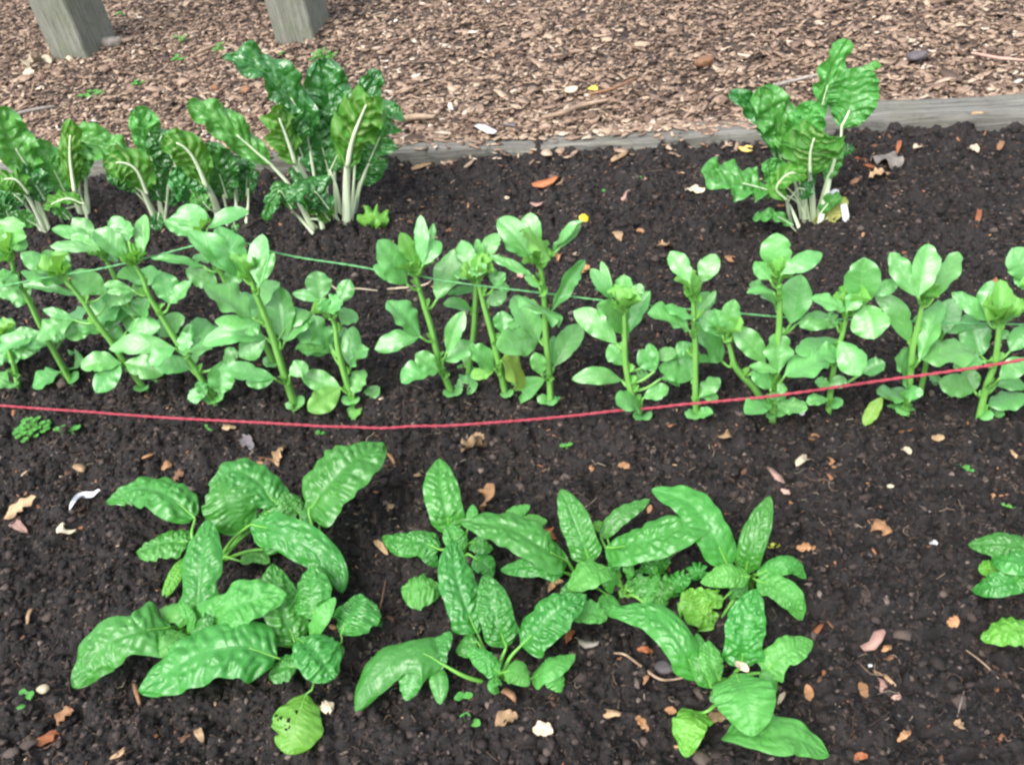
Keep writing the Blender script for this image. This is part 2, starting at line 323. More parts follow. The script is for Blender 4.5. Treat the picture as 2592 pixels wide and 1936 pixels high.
def mulch_h(x, y):
    return .028+.014*noise2(x*2.2, y*2.2, 21)+.007*noise2(x*7, y*7, 22)+.003*noise2(x*30, y*30, 23)
def m_mulch():
    m, nt = new_mat('mulch_floor'); tc = nt.nodes.new('ShaderNodeTexCoord'); v = tc.outputs['Object']
    vo = nt.nodes.new('ShaderNodeTexVoronoi'); vo.inputs['Scale'].default_value = 75; lk(nt, v, vo.inputs['Vector'])
    b = noise(nt, v, 60, 7, .7); sx = nt.nodes.new('ShaderNodeSeparateXYZ'); lk(nt, vo.outputs['Color'], sx.inputs[0])
    col = ramp(nt, sx.outputs[0], [(0, (.02, .015, .013)), (.4, (.06, .042, .034)), (.75, (.12, .085, .065)), (1, (.22, .16, .12))])
    col = mix(nt, .6, col, ramp(nt, b, [(.35, (.012, .009, .009)), (.7, (.10, .072, .056))]))
    pr = node(nt, 'ShaderNodeBsdfPrincipled', Roughness=.85); lk(nt, col, pr.inputs['Base Color'])
    bp = node(nt, 'ShaderNodeBump', Strength=.9, Distance=.01); lk(nt, b, bp.inputs['Height']); lk(nt, bp.outputs[0], pr.inputs['Normal'])
    o = nt.nodes.new('ShaderNodeOutputMaterial'); lk(nt, pr.outputs[0], o.inputs[0]); return m
M['mulch'] = m_mulch()
grid('mulch_ground', -4.6, 3.4, .06, 5.6, .022, lambda x, y, s, r: mulch_h(x, y), M['mulch'])
G = [(-60, -60, -.06), (60, -60, -.06), (60, 60, -.06), (-60, 60, -.06)]
tag(link_mesh('ground', G, [(0, 1, 2, 3)], M['mulch']), kind='structure')

# ---- loose pieces: chips with an uneven outline, thickness and a bend
def chips(N, pos, L, W, Th, yaw, pitch, roll, rng):
    u = np.array([-1, -.35, .4, 1.]); V = np.zeros((N, 16, 3)); ends = rng.uniform(.25, .85, (N, 4)); ends[:, 1:3] = rng.uniform(.75, 1.1, (N, 2))
    bend = rng.normal(0, .12, N); sk_ = rng.normal(0, .18, (N, 4)); tw = rng.normal(0, .25, N)
    for i in range(4):
        for k, (sy, sz) in enumerate(((-1, -1), (1, -1), (1, 1), (-1, 1))):
            y = W*ends[:, i]*sy+W*sk_[:, i]; z = Th*sz*rng.uniform(.6, 1.1, N)+bend*L*(u[i]**2-.4)+tw*y*u[i]
            V[:, i*4+k, 0] = L*u[i]*(1+.12*sy*sk_[:, i]); V[:, i*4+k, 1] = y; V[:, i*4+k, 2] = z
    cy, sy, cp, sp_, cr, sr = np.cos(yaw), np.sin(yaw), np.cos(pitch), np.sin(pitch), np.cos(roll), np.sin(roll)
    y = V[..., 1]*cr[:, None]-V[..., 2]*sr[:, None]; z = V[..., 1]*sr[:, None]+V[..., 2]*cr[:, None]; x = V[..., 0]
    x, z = x*cp[:, None]+z*sp_[:, None], -x*sp_[:, None]+z*cp[:, None]
    x, y = x*cy[:, None]-y*sy[:, None], x*sy[:, None]+y*cy[:, None]
    V = np.stack([x, y, z], -1)+pos[:, None, :]
    f = [(0, 3, 2, 1), (12, 13, 14, 15)]
    for i in range(3):
        for k in range(4): f.append((i*4+k, i*4+(k+1) % 4, i*4+4+(k+1) % 4, i*4+4+k))
    Fq = (np.array(f)[None]+16*np.arange(N)[:, None, None]).reshape(-1, 4)
    return V.reshape(-1, 3), Fq
def in_view(P, m=.16):
    x, y = project(P); z = (P-CAM)@R[:, 2]
    return (z > .1) & (x > -2592*m) & (x < 2592*(1+m)) & (y > -1936*m) & (y < 1936*(1+m))
BARK = [(0, (.035, .023, .017)), (.12, (.088, .057, .041)), (.30, (.17, .113, .080)), (.50, (.25, .172, .122)), (.66, (.305, .216, .152)), (.79, (.37, .272, .19)), (.89, (.43, .335, .245)), (.965, (.54, .46, .37)), (1, (.72, .67, .60))]
M['chips'] = piece_mat('bark_chip', BARK, .72, .5, 140)
rg = np.random.default_rng(3)
n = 310000; s = rg.uniform(-4.6, 3.3, n); r = .055+5.2*rg.random(n)**1.25
P = EO*[1, 1, 0]+s[:, None]*EDIR+r[:, None]*ENRM; P = P[in_view(P)]
lo = np.array([0., 0, 0])
keep = rg.random(len(P)) < .98; P = P[keep]; n = len(P)
P[:, 2] = mulch_h(P[:, 0], P[:, 1])+rg.uniform(-.002, .013, n)
L = np.clip(rg.lognormal(math.log(.0063), .55, n), .0025, .034); W_ = np.clip(L*rg.uniform(.2, .7, n), .002, .013); Th = rg.uniform(.0007, .0026, n)
patch = noise2(P[:, 0]*1.6, P[:, 1]*1.6, 40)*.5+noise2(P[:, 0]*5, P[:, 1]*5, 41)*.3
tone = np.clip(rg.beta(1.35, 1.55, n)+.16*patch-.06*np.clip(P[:, 1]-2.4, 0, 2), 0, 1)
V, Fq = chips(n, P, L, W_, Th, rg.normal(EANG, .95, n), rg.normal(0, .19, n), rg.normal(0, .28, n), rg)
tag(link_mesh('bark_chips', V, Fq, M['chips'], smooth=False, col=np.repeat(tone, 16)), kind='stuff')
print('chips', n)

# ---- timber edging
M['timber'] = None
def m_timber(name, dark, light, green):
    m, nt = new_mat(name); tc = nt.nodes.new('ShaderNodeTexCoord'); mp = nt.nodes.new('ShaderNodeMapping'); mp.inputs['Scale'].default_value = (.045, 1, 1); lk(nt, tc.outputs['Object'], mp.inputs[0])
    g = noise(nt, mp.outputs[0], 95, 6, .65, .4); f = noise(nt, mp.outputs[0], 330, 4, .6); b = noise(nt, tc.outputs['Object'], 9, 5, .6)
    col = ramp(nt, g, [(.3, dark), (.48, tuple(.55*a+.45*c for a, c in zip(dark, light))), (.68, light)])
    col = mix(nt, mth(nt, 'MULTIPLY', mth(nt, 'SUBTRACT', b, .46), 3., True), col, green)
    col = mix(nt, mth(nt, 'MULTIPLY', mth(nt, 'SUBTRACT', f, .57), 6., True), col, tuple(c*.35 for c in dark))
    st = noise(nt, tc.outputs['Object'], 38, 6, .7); col = mix(nt, mth(nt, 'MULTIPLY', mth(nt, 'SUBTRACT', st, .55), 3.5, True), col, tuple(c*.6 for c in dark))
    pr = node(nt, 'ShaderNodeBsdfPrincipled', Roughness=.8); lk(nt, col, pr.inputs['Base Color']); pr.inputs['Specular IOR Level'].default_value = .3
    bp = node(nt, 'ShaderNodeBump', Strength=1., Distance=.005); lk(nt, mth(nt, 'ADD', g, f), bp.inputs['Height']); lk(nt, bp.outputs[0], pr.inputs['Normal'])
    o = nt.nodes.new('ShaderNodeOutputMaterial'); lk(nt, pr.outputs[0], o.inputs[0]); return m
M['timber'] = m_timber('weathered_timber', (.085, .082, .072), (.25, .243, .215), (.145, .142, .105))
M['post'] = m_timber('weathered_post', (.13, .135, .105), (.26, .265, .22), (.16, .18, .115))
def beam(name, s0, s1, r0, r1, z0, z1, ang, label, seed, mat):
    k = 20; n = int((s1-s0)/.02); cs = []
    hw, hh, rr = (r1-r0)/2, (z1-z0)/2, .007
    for a0, cx, cy in ((0, 1, 1), (90, -1, 1), (180, -1, -1), (270, 1, -1)):
        for j in range(5): a = math.radians(a0+j*22.5); cs.append((cx*(hw-rr)+rr*math.cos(a), cy*(hh-rr)+rr*math.sin(a)))
    cs = np.array(cs); x = np.linspace(-(s1-s0)/2, (s1-s0)/2, n)
    V = np.zeros((n, k, 3)); V[..., 0] = x[:, None]
    rag = 1+.05*noise2(x[:, None]*9, np.arange(k)[None]*1.7, seed)+.03*noise2(x[:, None]*30, np.arange(k)[None]*1.1, seed+1)
    V[..., 1] = cs[None, :, 0]*rag; V[..., 2] = cs[None, :, 1]*(1+(rag-1)*.7)+.004*noise2(x[:, None]*4, np.zeros((1, k)), seed+3)
    Fq = []
    for i in range(n-1):
        for j in range(k): Fq.append((i*k+j, i*k+(j+1) % k, (i+1)*k+(j+1) % k, (i+1)*k+j))
    Fq += [tuple(range(k))[::-1], tuple((n-1)*k+j for j in range(k))]
    o = link_mesh(name, V.reshape(-1, 3), Fq, mat, smooth=True); o.location = bed((s0+s1)/2, (r0+r1)/2, (z0+z1)/2); o.rotation_euler.z = EANG+ang
    return tag(o, label, 'timber edging', 'sleepers edging the bed')
sj = to_bed(on_z('E', 900, 830, .02))[0]
beam('timber_sleeper', -2.6, sj-.004, .004, .082, -.05, .036, 0, 'low grey timber sleeper half buried under bark chips, between the two tallest chard plants', 31, M['timber'])
beam('timber_sleeper', sj+.004, 2.2, .006, .098, -.05, .058, .004, 'raised bare grey timber sleeper running from the lone chard to the right edge', 47, M['timber'])

# chips and crumbs spilling over the timber and the bed
M['litter'] = piece_mat('bark_litter', [(0, (.03, .018, .013)), (.25, (.12, .06, .035)), (.45, (.26, .11, .05)), (.62, (.34, .19, .10)), (.8, (.42, .28, .17)), (.92, (.50, .38, .29)), (1, (.66, .62, .55))], .7, .4, 200)
n = 900; s = rg.uniform(-1.6, sj, n); r = np.where(rg.random(n) < .75, rg.uniform(.04, .09, n), rg.uniform(-.03, .05, n))
P = EO*[1, 1, 0]+s[:, None]*EDIR+r[:, None]*ENRM; P[:, 2] = np.where(r > .004, .039, soil_at(P[:, 0], P[:, 1])+.004)
L = np.clip(rg.lognormal(math.log(.009), .4, n), .004, .024)
V1, F1 = chips(n, P, L, L*rg.uniform(.25, .6, n), rg.uniform(.0008, .0022, n), rg.normal(EANG, .8, n), rg.normal(0, .15, n), rg.normal(0, .2, n), rg)
n1 = n; t1 = rg.beta(2.2, 1.7, n)
n = 2600; s = rg.uniform(-2, 1.9, n); r = -1.6*rg.random(n)**1.25; P = EO*[1, 1, 0]+s[:, None]*EDIR+r[:, None]*ENRM; P = P[in_view(P)]; n = len(P)
P[:, 2] = soil_at(P[:, 0], P[:, 1])+.002
L = np.clip(rg.lognormal(math.log(.0034), .5, n), .0012, .012)
V2, F2 = chips(n, P, L, L*rg.uniform(.2, .6, n), rg.uniform(.0004, .0012, n), rg.uniform(0, 6.3, n), rg.normal(0, .3, n), rg.normal(0, .3, n), rg)
t2 = np.clip(rg.beta(1.1, 2.3, n), 0, 1)
tag(link_mesh('bark_chips', V1, F1, M['chips'], smooth=False, col=np.repeat(np.clip(t1, .1, .95), 16)), kind='stuff')
tag(link_mesh('bark_litter', V2, F2, M['litter'], smooth=False, col=np.repeat(t2, 16)), kind='stuff')

# crumbs of soil: small rough lumps lying all over the bed
def icos():
    import bmesh
    bm = bmesh.new(); bmesh.ops.create_icosphere(bm, subdivisions=1, radius=1.); bm.verts.ensure_lookup_table()
    V = np.array([v.co[:] for v in bm.verts]); Fq = np.array([[v.index for v in f.verts] for f in bm.faces]); bm.free(); return V, Fq
IV, IF = icos()
M['crumb'] = piece_mat('soil_crumb', [(0, (.0030, .0024, .0024)), (.4, (.0085, .0062, .0059)), (.70, (.022, .0157, .014)), (.90, (.055, .0395, .033)), (.98, (.10, .075, .062)), (1, (.17, .135, .115))], .78, .9, 420, .35, .5)
n = 210000; s = rg.uniform(-2.2, 2, n); r = -1.65*rg.random(n)**.9-.005; P = EO*[1, 1, 0]+s[:, None]*EDIR+r[:, None]*ENRM; P = P[in_view(P, .25)]; n = len(P)
rad = np.clip(rg.lognormal(math.log(.0020), .42, n), .0009, .0075)
P[:, 2] = soil_at(P[:, 0], P[:, 1])+rad*.25
lump = np.maximum(1+.36*rg.normal(0, 1, (n, len(IV))).clip(-1.7, 1.9), .3)
V = IV[None]*(rad[:, None, None]*lump[..., None])*np.stack([rg.uniform(.6, 1.7, n), rg.uniform(.6, 1.7, n), rg.uniform(.5, 1., n)], 1)[:, None, :]+P[:, None, :]
Fq = (IF[None]+len(IV)*np.arange(n)[:, None, None]).reshape(-1, 3)
tag(link_mesh('soil_crumbs', V.reshape(-1, 3), Fq, M['crumb'], smooth=False, col=np.repeat(rg.random(n), len(IV))), kind='stuff')
n = 1800; s = rg.uniform(-2.1, 1.95, n); r = -1.62*rg.random(n)**.85-.01; P = EO*[1, 1, 0]+s[:, None]*EDIR+r[:, None]*ENRM; P = P[in_view(P, .1)]; n = len(P)
import bmesh
bm = bmesh.new(); bmesh.ops.create_icosphere(bm, subdivisions=2, radius=1.); IV2 = np.array([v.co[:] for v in bm.verts]); IF2 = np.array([[v.index for v in f.verts] for f in bm.faces]); bm.free()
rad = np.clip(rg.lognormal(math.log(.0050), .3, n), .0035, .0095); P[:, 2] = soil_at(P[:, 0], P[:, 1])+rad*.1
o_ = rg.uniform(0, 900, n)[:, None]; D = IV2[None]+0*o_[..., None]
lump = 1+.55*noise3(D[..., 0]*1.3+o_, D[..., 1]*1.3, D[..., 2]*1.3, 3)+.45*noise3(D[..., 0]*3.4+o_, D[..., 1]*3, D[..., 2]*3, 4)
V = D*lump[..., None]*rad[:, None, None]*np.stack([rg.uniform(.8, 1.5, n), rg.uniform(.8, 1.5, n), rg.uniform(.5, .85, n)], 1)[:, None, :]+P[:, None, :]
Fq = (IF2[None]+len(IV2)*np.arange(n)[:, None, None]).reshape(-1, 3)
tag(link_mesh('soil_clods', V.reshape(-1, 3), Fq, M['crumb'], smooth=False, col=np.repeat(rg.random(n), len(IV2))), kind='stuff')
# fibres and rootlets in the peat
n = 34000; s = rg.uniform(-2, 1.9, n); r = -1.6*rg.random(n)**.9; P = EO*[1, 1, 0]+s[:, None]*EDIR+r[:, None]*ENRM; P = P[in_view(P, .05)]; n = len(P)
z0 = soil_at(P[:, 0], P[:, 1]); yaw = rg.uniform(0, 6.3, n); ln = rg.lognormal(math.log(.011), .5, n).clip(.003, .045); rad = rg.uniform(.0002, .0007, n)
K = 5; V = np.zeros((n, K, 3, 3)); cv = rg.normal(0, .9, n)
for i in range(K):
    t = i/(K-1)-.5; a = yaw+cv*t; c = P+np.stack([np.cos(a)*ln*t, np.sin(a)*ln*t, 0*t*ln], 1); c[:, 2] = z0+.002+rg.normal(0, .0016, n)+.003*(.25-t*t)
    for k in range(3):
        b = 2.1*k; V[:, i, k] = c+np.stack([-np.sin(a)*np.cos(b)*rad, np.cos(a)*np.cos(b)*rad, np.sin(b)*rad], 1)
f = [(i*3+k, i*3+(k+1) % 3, i*3+3+(k+1) % 3, i*3+3+k) for i in range(K-1) for k in range(3)]
Fq = (np.array(f)[None]+3*K*np.arange(n)[:, None, None]).reshape(-1, 4)
M['fibre'] = piece_mat('root_fibre', [(0, (.03, .022, .018)), (.5, (.06, .038, .027)), (.85, (.13, .085, .058)), (.97, (.22, .16, .11)), (1, (.36, .30, .22))], .8, .2)
tag(link_mesh('root_fibres', V.reshape(-1, 3), Fq, M['fibre'], smooth=False, col=np.repeat(rg.random(n), 3*K)), kind='stuff')

# ---- the two posts
def post(c1, c2, c3, label, seed):
    z = .0; a, b, c = (on_z(*q, .03) for q in (c1, c2, c3)); d = a+c-b
    ctr = (b+(a+c-b))/2; o_ = np.array([ctr[0], ctr[1], 0]); wv, dv = (b-a), (c-b)
    # square the footprint
    wlen, dlen = np.linalg.norm(wv[:2]), min(np.linalg.norm(dv[:2]), .2); size = (wlen+dlen)/2
    e1 = unit(wv*[1, 1, 0]); e2 = np.array([-e1[1], e1[0], 0])
    print('post', wlen, dlen, math.degrees(math.acos(np.dot(unit(wv*[1,1,0]), unit(dv*[1,1,0])))), b)
    ctr = b-e1*wlen/2+e2*dlen/2
    nz = 30; cs = []
    for sx, sy in ((-1, -1), (1, -1), (1, 1), (-1, 1)):
        n2 = {(-1, -1): ((0, 1), (1, 0)), (1, -1): ((-1, 0), (0, 1)), (1, 1): ((0, -1), (-1, 0)), (-1, 1): ((1, 0), (0, -1))}[(sx, sy)]
        for k in n2: cs.append((sx*wlen/2+k[0]*.006, sy*dlen/2+k[1]*.006))
        if True: pass
    zs = np.linspace(-.1, .72, nz); V = []; m = len(cs)
    for i, zz in enumerate(zs):
        for j, (x, y) in enumerate(cs):
            q = .0016*noise2(np.array([zz*14]), np.array([j*1.3+seed]), seed)[0]
            V.append((zz, x+q, y-q))
    Fq = [(i*m+j, i*m+(j+1) % m, (i+1)*m+(j+1) % m, (i+1)*m+j) for i in range(nz-1) for j in range(m)]+[tuple(range(m))[::-1], tuple((nz-1)*m+j for j in range(m))]
    o = link_mesh('wooden_post', V, Fq, M['post'], smooth=False)
    o.matrix_world = Matrix([[0, e1[0], e2[0], ctr[0]], [0, e1[1], e2[1], ctr[1]], [1, 0, 0, 0], [0, 0, 0, 1]])
    return tag(o, label, 'post', 'square wooden posts in the mulch')
post(('A', 292, 345), ('A', 474, 332), ('A', 563, 165), 'square weathered wooden post with a dark shaded side, in the top left corner', 3)
post(('A', 1462, 242), ('A', 1663, 222), ('A', 1732, 100), 'square pale grey wooden post standing behind the tall glossy chard', 8)
# ------------------------------------------------------------------ broad beans
def ground_pt(f, x, y, lift=0.):
    p = on_z(f, x, y, 0.)
    for _ in range(3): p = on_z(f, x, y, float(soil_at(np.array([p[0]]), np.array([p[1]]))[0])+lift)
    return p
SEED = [100]
def nseed(): SEED[0] += 1; return SEED[0]
def halfw(f, wpx, p): return wpx*FR[f][2]*depth(p)/FOC/2
def put_blade(name, f, P, wpx, kind, mat, parent, origin, part_label=None, **kw):
    P = [np.asarray(p, float) for p in P]; hw = halfw(f, wpx, P[len(P)//2])
    V, Fq, uv, Cv, N = blade(P, hw, kind, kw.pop('seed', nseed()), **kw)
    o = link_mesh(name, V, Fq, mat, parent, origin, uv)
    if part_label: o['label'] = part_label
    return o, Cv, N

BEAN_GROUP = 'broad bean plants in the row'
def bean(f, label, stem, leaves, top=5, rad=.0044, lean=0., cots=True, topw=1.):
    """stem: picture points base to tip; leaves: (joint x, y, [(tip x, y, width[, options])...][, depth of the joint])"""
    B = ground_pt(f, *stem[0]); root = thing('broad_bean_plant', B, label, 'bean plant', BEAN_GROUP); rs = random.Random(nseed())
    n = len(stem)
    SP = [B-np.array([0, 0, .012])]+[on_y(f, x, y, B[1]+lean*(i+1)/n) for i, (x, y) in enumerate(stem[1:])]
    Cs = spline([B]+SP[1:], 40); o = link_mesh('stem', *tube([SP[0]]+SP[1:], [rad*1.1, rad, rad*.9, rad*.6], 26, 8, lobes=4), M['stem'], root, B)
    for li, lf in enumerate(leaves):
        jx, jy, tips = lf[:3]; jd = lf[3] if len(lf) > 3 else rs.uniform(-.03, .03)
        J0 = on_y(f, jx, jy, B[1]+lean*.6)
        dist = np.linalg.norm(Cs-J0, axis=1)+np.maximum(Cs[:, 2]-J0[2]+.012, 0)*1.5; A = Cs[int(np.argmin(dist))]
        J = on_y(f, jx, jy, A[1]+jd)
        mid = (A+J)/2+np.array([0, 0, -.006])
        pet = link_mesh('leaf', *tube([A, mid, J], [.0027, .0022, .0018], 7, 6), M['stem'], root, B)
        side = unit(J-A)
        st, _, _ = put_blade('stipule', 'V', [A, A+side*.006+np.array([0, 0, .004]), A+side*.013+np.array([0, -.004, .007])], 16, 'round', M['bean_young'], pet, B, nu=6, nv=4, notch=0)
        for tp in tips:
            tx, ty, wd = tp[:3]; op = dict(tp[3]) if len(tp) > 3 else {}
            lp_ = math.hypot(tx-jx, ty-jy)*FR[f][2]*depth(J)/FOC; up_d = (jy-ty)/max(math.hypot(tx-jx, ty-jy), 1); dy = op.pop('d', lp_*(rs.uniform(.3, .8)*up_d+rs.uniform(-.25, .15))); T = on_y(f, tx, ty, J[1]+dy); mname = op.pop('m', 'bean'); lab = op.pop('lab', None)
            sag = op.pop('sag', rs.uniform(-.02, .16)); ln = np.linalg.norm(T-J)
            mp = (J+T)/2+np.array([0, -.3, .9])*ln*sag
            kw = dict(fold=rs.uniform(.12, .5), arch=rs.uniform(-.4, .1), roll=rs.uniform(-.5, .5), tocam=rs.uniform(.35, .8), toup=rs.uniform(.4, .9), ruffle=rs.uniform(.06, .2), notch=.6, pucker=.035, nu=22, nv=10, veins=6); kw.update(op)
            put_blade('leaflet', f, [J, mp, T], wd*1.04, 'bean', M[mname], pet, B, lab, **kw)
    for i in range(2 if f == 'B' else 0):                       # leaves at the back of the stem
        A = Cs[int(rs.uniform(5, 26))]; a = rs.choice((-1, 1))*rs.uniform(.15, .9)+math.pi/2; dr = np.array([math.cos(a), math.sin(a), 0]); J = A+dr*rs.uniform(.025, .04)+np.array([0, 0, rs.uniform(.008, .02)])
        pet = link_mesh('leaf', *tube([A, (A+J)/2+np.array([0, 0, -.003]), J], [.0024, .002, .0016], 7, 6), M['stem'], root, B)
        for sg_ in (-1, 1):
            b = a+sg_*rs.uniform(.5, 1.); d2 = np.array([math.cos(b), math.sin(b), rs.uniform(-.2, .7)]); ln = rs.uniform(.045, .065); kk = depth(J)/FOC*1.1718
            put_blade('leaflet', 'V', [J, J+d2*ln*.5+np.array([0, 0, .006]), J+d2*ln], ln*rs.uniform(.5, .62)/kk, 'bean', M['bean'], pet, B, fold=rs.uniform(.05, .3), arch=rs.uniform(-.3, 0), roll=rs.uniform(-.4, .4), tocam=.4, toup=.9, ruffle=.1, pucker=.03, nu=16, nv=8, veins=6)
    if top:
        E = Cs[-1]; up_ = unit(Cs[-1]-Cs[-6]); k = depth(E)/FOC
        tip = link_mesh('shoot_tip', *tube([E-up_*.01, E, E+up_*.012], [rad*.62, rad*.6, .0012], 6, 6), M['bean_young'], root, B)
        for i in range(top):
            a = i*2.4+rs.random(); dr = np.array([math.cos(a)*.55, math.sin(a)*.55, rs.uniform(.5, 1.2)]); ln = rs.uniform(.02, .042)*topw; b0 = E-up_*rs.uniform(0, .018)
            Q = [b0, b0+dr*ln*.55, b0+dr*ln+np.array([math.cos(a), math.sin(a), -.2])*ln*.3]
            put_blade('leaflet', 'V', Q, ln*rs.uniform(.5, .75)/k/1.17, 'bean', M['bean_young'], tip, B, fold=rs.uniform(.4, .9), arch=.2, ruffle=.25, nu=10, nv=6, face=-dr*[1, 1, 0]+[0, 0, .5])
    if cots:
        for i in range(2):
            a = rs.uniform(-2.9, -.2); dr = np.array([math.cos(a), math.sin(a), .25]); b0 = B+np.array([0, 0, .008])
            put_blade('leaf', 'V', [b0, b0+dr*.011+[0, 0, .004], b0+dr*.021], 24, 'round', M['bean'], root, B, nu=8, nv=6)
    return root
F = dict
UPF = F(face=(-.2, -.5, .85), roll=0., sag=.08, fold=.12)           # a leaflet lying open to the sky
bean('B', 'tangled dark bluish bean plant cut off by the left edge, lowest at its row end', [(95, 1150), (85, 1040), (50, 930), (20, 840)],
     [(40, 960, [(-40, 1010, 110), (120, 985, 90)]), (70, 930, [(190, 960, 90), (150, 860, 90)]), (40, 1060, [(-30, 1160, 100)]), (30, 850, [(90, 790, 110), (-30, 800, 110)])], 3)
bean('B', 'bean plant near the left edge with a big whitish leaf at its top', [(420, 1130), (330, 970), (240, 800), (170, 650), (90, 500), (65, 390)],
     [(60, 330, [(85, 160, 165, UPF), (165, 330, 90)]), (50, 400, [(-15, 300, 90)]), (90, 500, [(60, 600, 80)]), (110, 555, [(-10, 620, 120), (-20, 480, 90)]), (170, 640, [(110, 545, 90), (60, 640, 90)]),
      (230, 840, [(-10, 950, 110), (80, 830, 70)]), (290, 900, [(210, 880, 70), (380, 870, 60)]), (350, 1060, [(190, 1155, 95)]), (370, 1080, [(490, 1000, 120)])], 5)
bean('B', 'bean plant with a crumpled tip, second full slanted stem from the left edge', [(850, 1170), (790, 1090), (720, 1000), (650, 890), (560, 770), (490, 660), (420, 570), (350, 500)],
     [(620, 600, [(410, 485, 140), (770, 580, 60)]), (470, 620, [(130, 550, 50), (520, 560, 90)]), (430, 760, [(215, 875, 120), (250, 700, 60, UPF)]), (540, 790, [(700, 690, 150), (380, 860, 130)]), (600, 830, [(790, 640, 90), (720, 860, 110), (440, 800, 80)]),
      (700, 1010, [(470, 1035, 120), (560, 1185, 130)]), (730, 1010, [(950, 1080, 150)]), (840, 1150, [(975, 1180, 110), (800, 1185, 60)]), (330, 480, [(120, 370, 110), (270, 350, 100)]), (380, 540, [(360, 330, 100), (120, 480, 80)])], 6)
bean('B', 'bean plant with white-topped leaves crossed behind the green string at left', [(940, 1080), (850, 870), (770, 720), (690, 560), (640, 450), (600, 390)],
     [(580, 350, [(410, 270, 95), (290, 330, 70, UPF)]), (560, 300, [(420, 170, 110, UPF), (300, 230, 80, UPF)]), (600, 380, [(690, 420, 50)]), (720, 610, [(600, 700, 80), (860, 560, 60)]), (830, 740, [(870, 640, 110), (700, 640, 90)]), (900, 1000, [(1100, 1030, 110), (1070, 1170, 70), (980, 920, 90)])], 4)
bean('B', 'tall bean plant with an upright oval leaf beside its crumpled dark tip', [(1262, 1240), (1140, 1050), (1040, 900), (950, 750), (870, 620), (830, 510), (775, 430)],
     [(735, 395, [(545, 240, 140)]), (835, 375, [(845, 145, 95)]), (750, 300, [(650, 160, 110, UPF), (730, 180, 90, UPF)]), (850, 500, [(680, 510, 90, F(d=-.03, tocam=.9))]), (770, 585, [(605, 555, 55)]), (990, 665, [(945, 478, 150), (1115, 540, 75)]),
      (1020, 925, [(635, 930, 125), (880, 1025, 90)]), (1050, 940, [(1240, 930, 110), (1110, 840, 90)]), (1080, 950, [(1230, 850, 110), (1110, 780, 80)]), (1300, 1000, [(1290, 1190, 165, F(m='bean', d=-.03)), (1390, 950, 90)]), (1200, 1190, [(1095, 1220, 90), (1150, 1120, 80)])], 6)
bean('B', 'bean plant whose pale top leaf reaches up to the stalks of the middle chard', [(1610, 1030), (1500, 820), (1370, 640), (1290, 490), (1230, 380), (1170, 290)],
     [(1130, 270, [(1085, 85, 200, UPF), (960, 180, 95)]), (1210, 225, [(1450, 125, 85, UPF)]), (1190, 455, [(880, 400, 60)]), (1230, 420, [(1130, 385, 80)]), (1270, 560, [(1085, 465, 140)]), (1340, 560, [(1380, 460, 110)]), (1430, 700, [(1350, 590, 80)])], 3)
bean('B', 'tall bean plant with broad paired leaves and one whitish upright leaf at its tip', [(1725, 1275), (1650, 1050), (1590, 860), (1530, 700), (1490, 600), (1460, 500)],
     [(1510, 560, [(1530, 260, 120, UPF), (1600, 370, 100)]), (1420, 520, [(1270, 215, 190), (1090, 245, 160)]), (1470, 745, [(1195, 560, 175)]), (1510, 770, [(1250, 765, 90), (1430, 840, 90)]), (1660, 885, [(1630, 565, 180), (1835, 720, 115)]),
      (1600, 1100, [(1270, 1045, 110), (1435, 1130, 100)]), (1550, 860, [(1395, 975, 140), (1180, 900, 120)]), (1690, 1080, [(1800, 1030, 100)]), (1700, 1250, [(1670, 1275, 50)])], 7, rad=.0052)
bean('B', 'small bean plant with pointed leaves, last one left of the gap in the row', [(2065, 1245), (2010, 1080), (1970, 920), (1955, 800), (1925, 720)],
     [(1870, 645, [(1850, 475, 150), (1705, 605, 65)]), (1985, 655, [(2040, 525, 110)]), (1910, 710, [(1880, 640, 90), (2000, 650, 110)]), (1990, 785, [(2080, 720, 110)]), (1930, 940, [(1795, 745, 120, F(ruffle=.35)), (1720, 925, 115)]), (2045, 1035, [(2060, 795, 115), (2155, 930, 75)]),
      (1985, 1155, [(1755, 1080, 125), (1795, 1290, 150, F(m='bean_young', d=-.04))]), (2060, 1190, [(2125, 1050, 95)]), (2120, 1245, [(2215, 1150, 95), (2015, 1365, 80, F(m='bean_young', d=-.03))])], 6)
bean('C', 'tall bean plant with one big upright oval leaf, just right of the gap', [(690, 1340), (600, 1130), (545, 900), (500, 760), (465, 640), (430, 530)],
     [(470, 955, [(255, 725, 170), (175, 1040, 135)]), (585, 1175, [(350, 1260, 140, F(d=-.03)), (440, 1070, 130)]), (620, 1110, [(830, 1010, 130)]), (650, 1055, [(760, 790, 125)]), (580, 715, [(695, 385, 165)]), (385, 615, [(195, 330, 195), (165, 495, 100)]),
      (490, 490, [(475, 165, 95, UPF), (605, 340, 125)]), (540, 370, [(560, 220, 50)]), (430, 470, [(345, 280, 110, F(m='bean_young'))]), (690, 1310, [(848, 1260, 125)])], 7)
bean('C', 'slim bean plant with two pale forked top leaves, half hidden behind its neighbours', [(775, 1230), (800, 1080), (820, 940), (830, 760), (835, 620), (830, 520)],
     [(795, 570, [(740, 330, 135, UPF), (690, 545, 60)]), (880, 470, [(840, 320, 65), (985, 285, 110)]), (805, 785, [(620, 745, 85)]), (850, 640, [(650, 680, 60)]), (760, 1130, [(700, 1270, 110), (790, 1050, 90)])], 4)
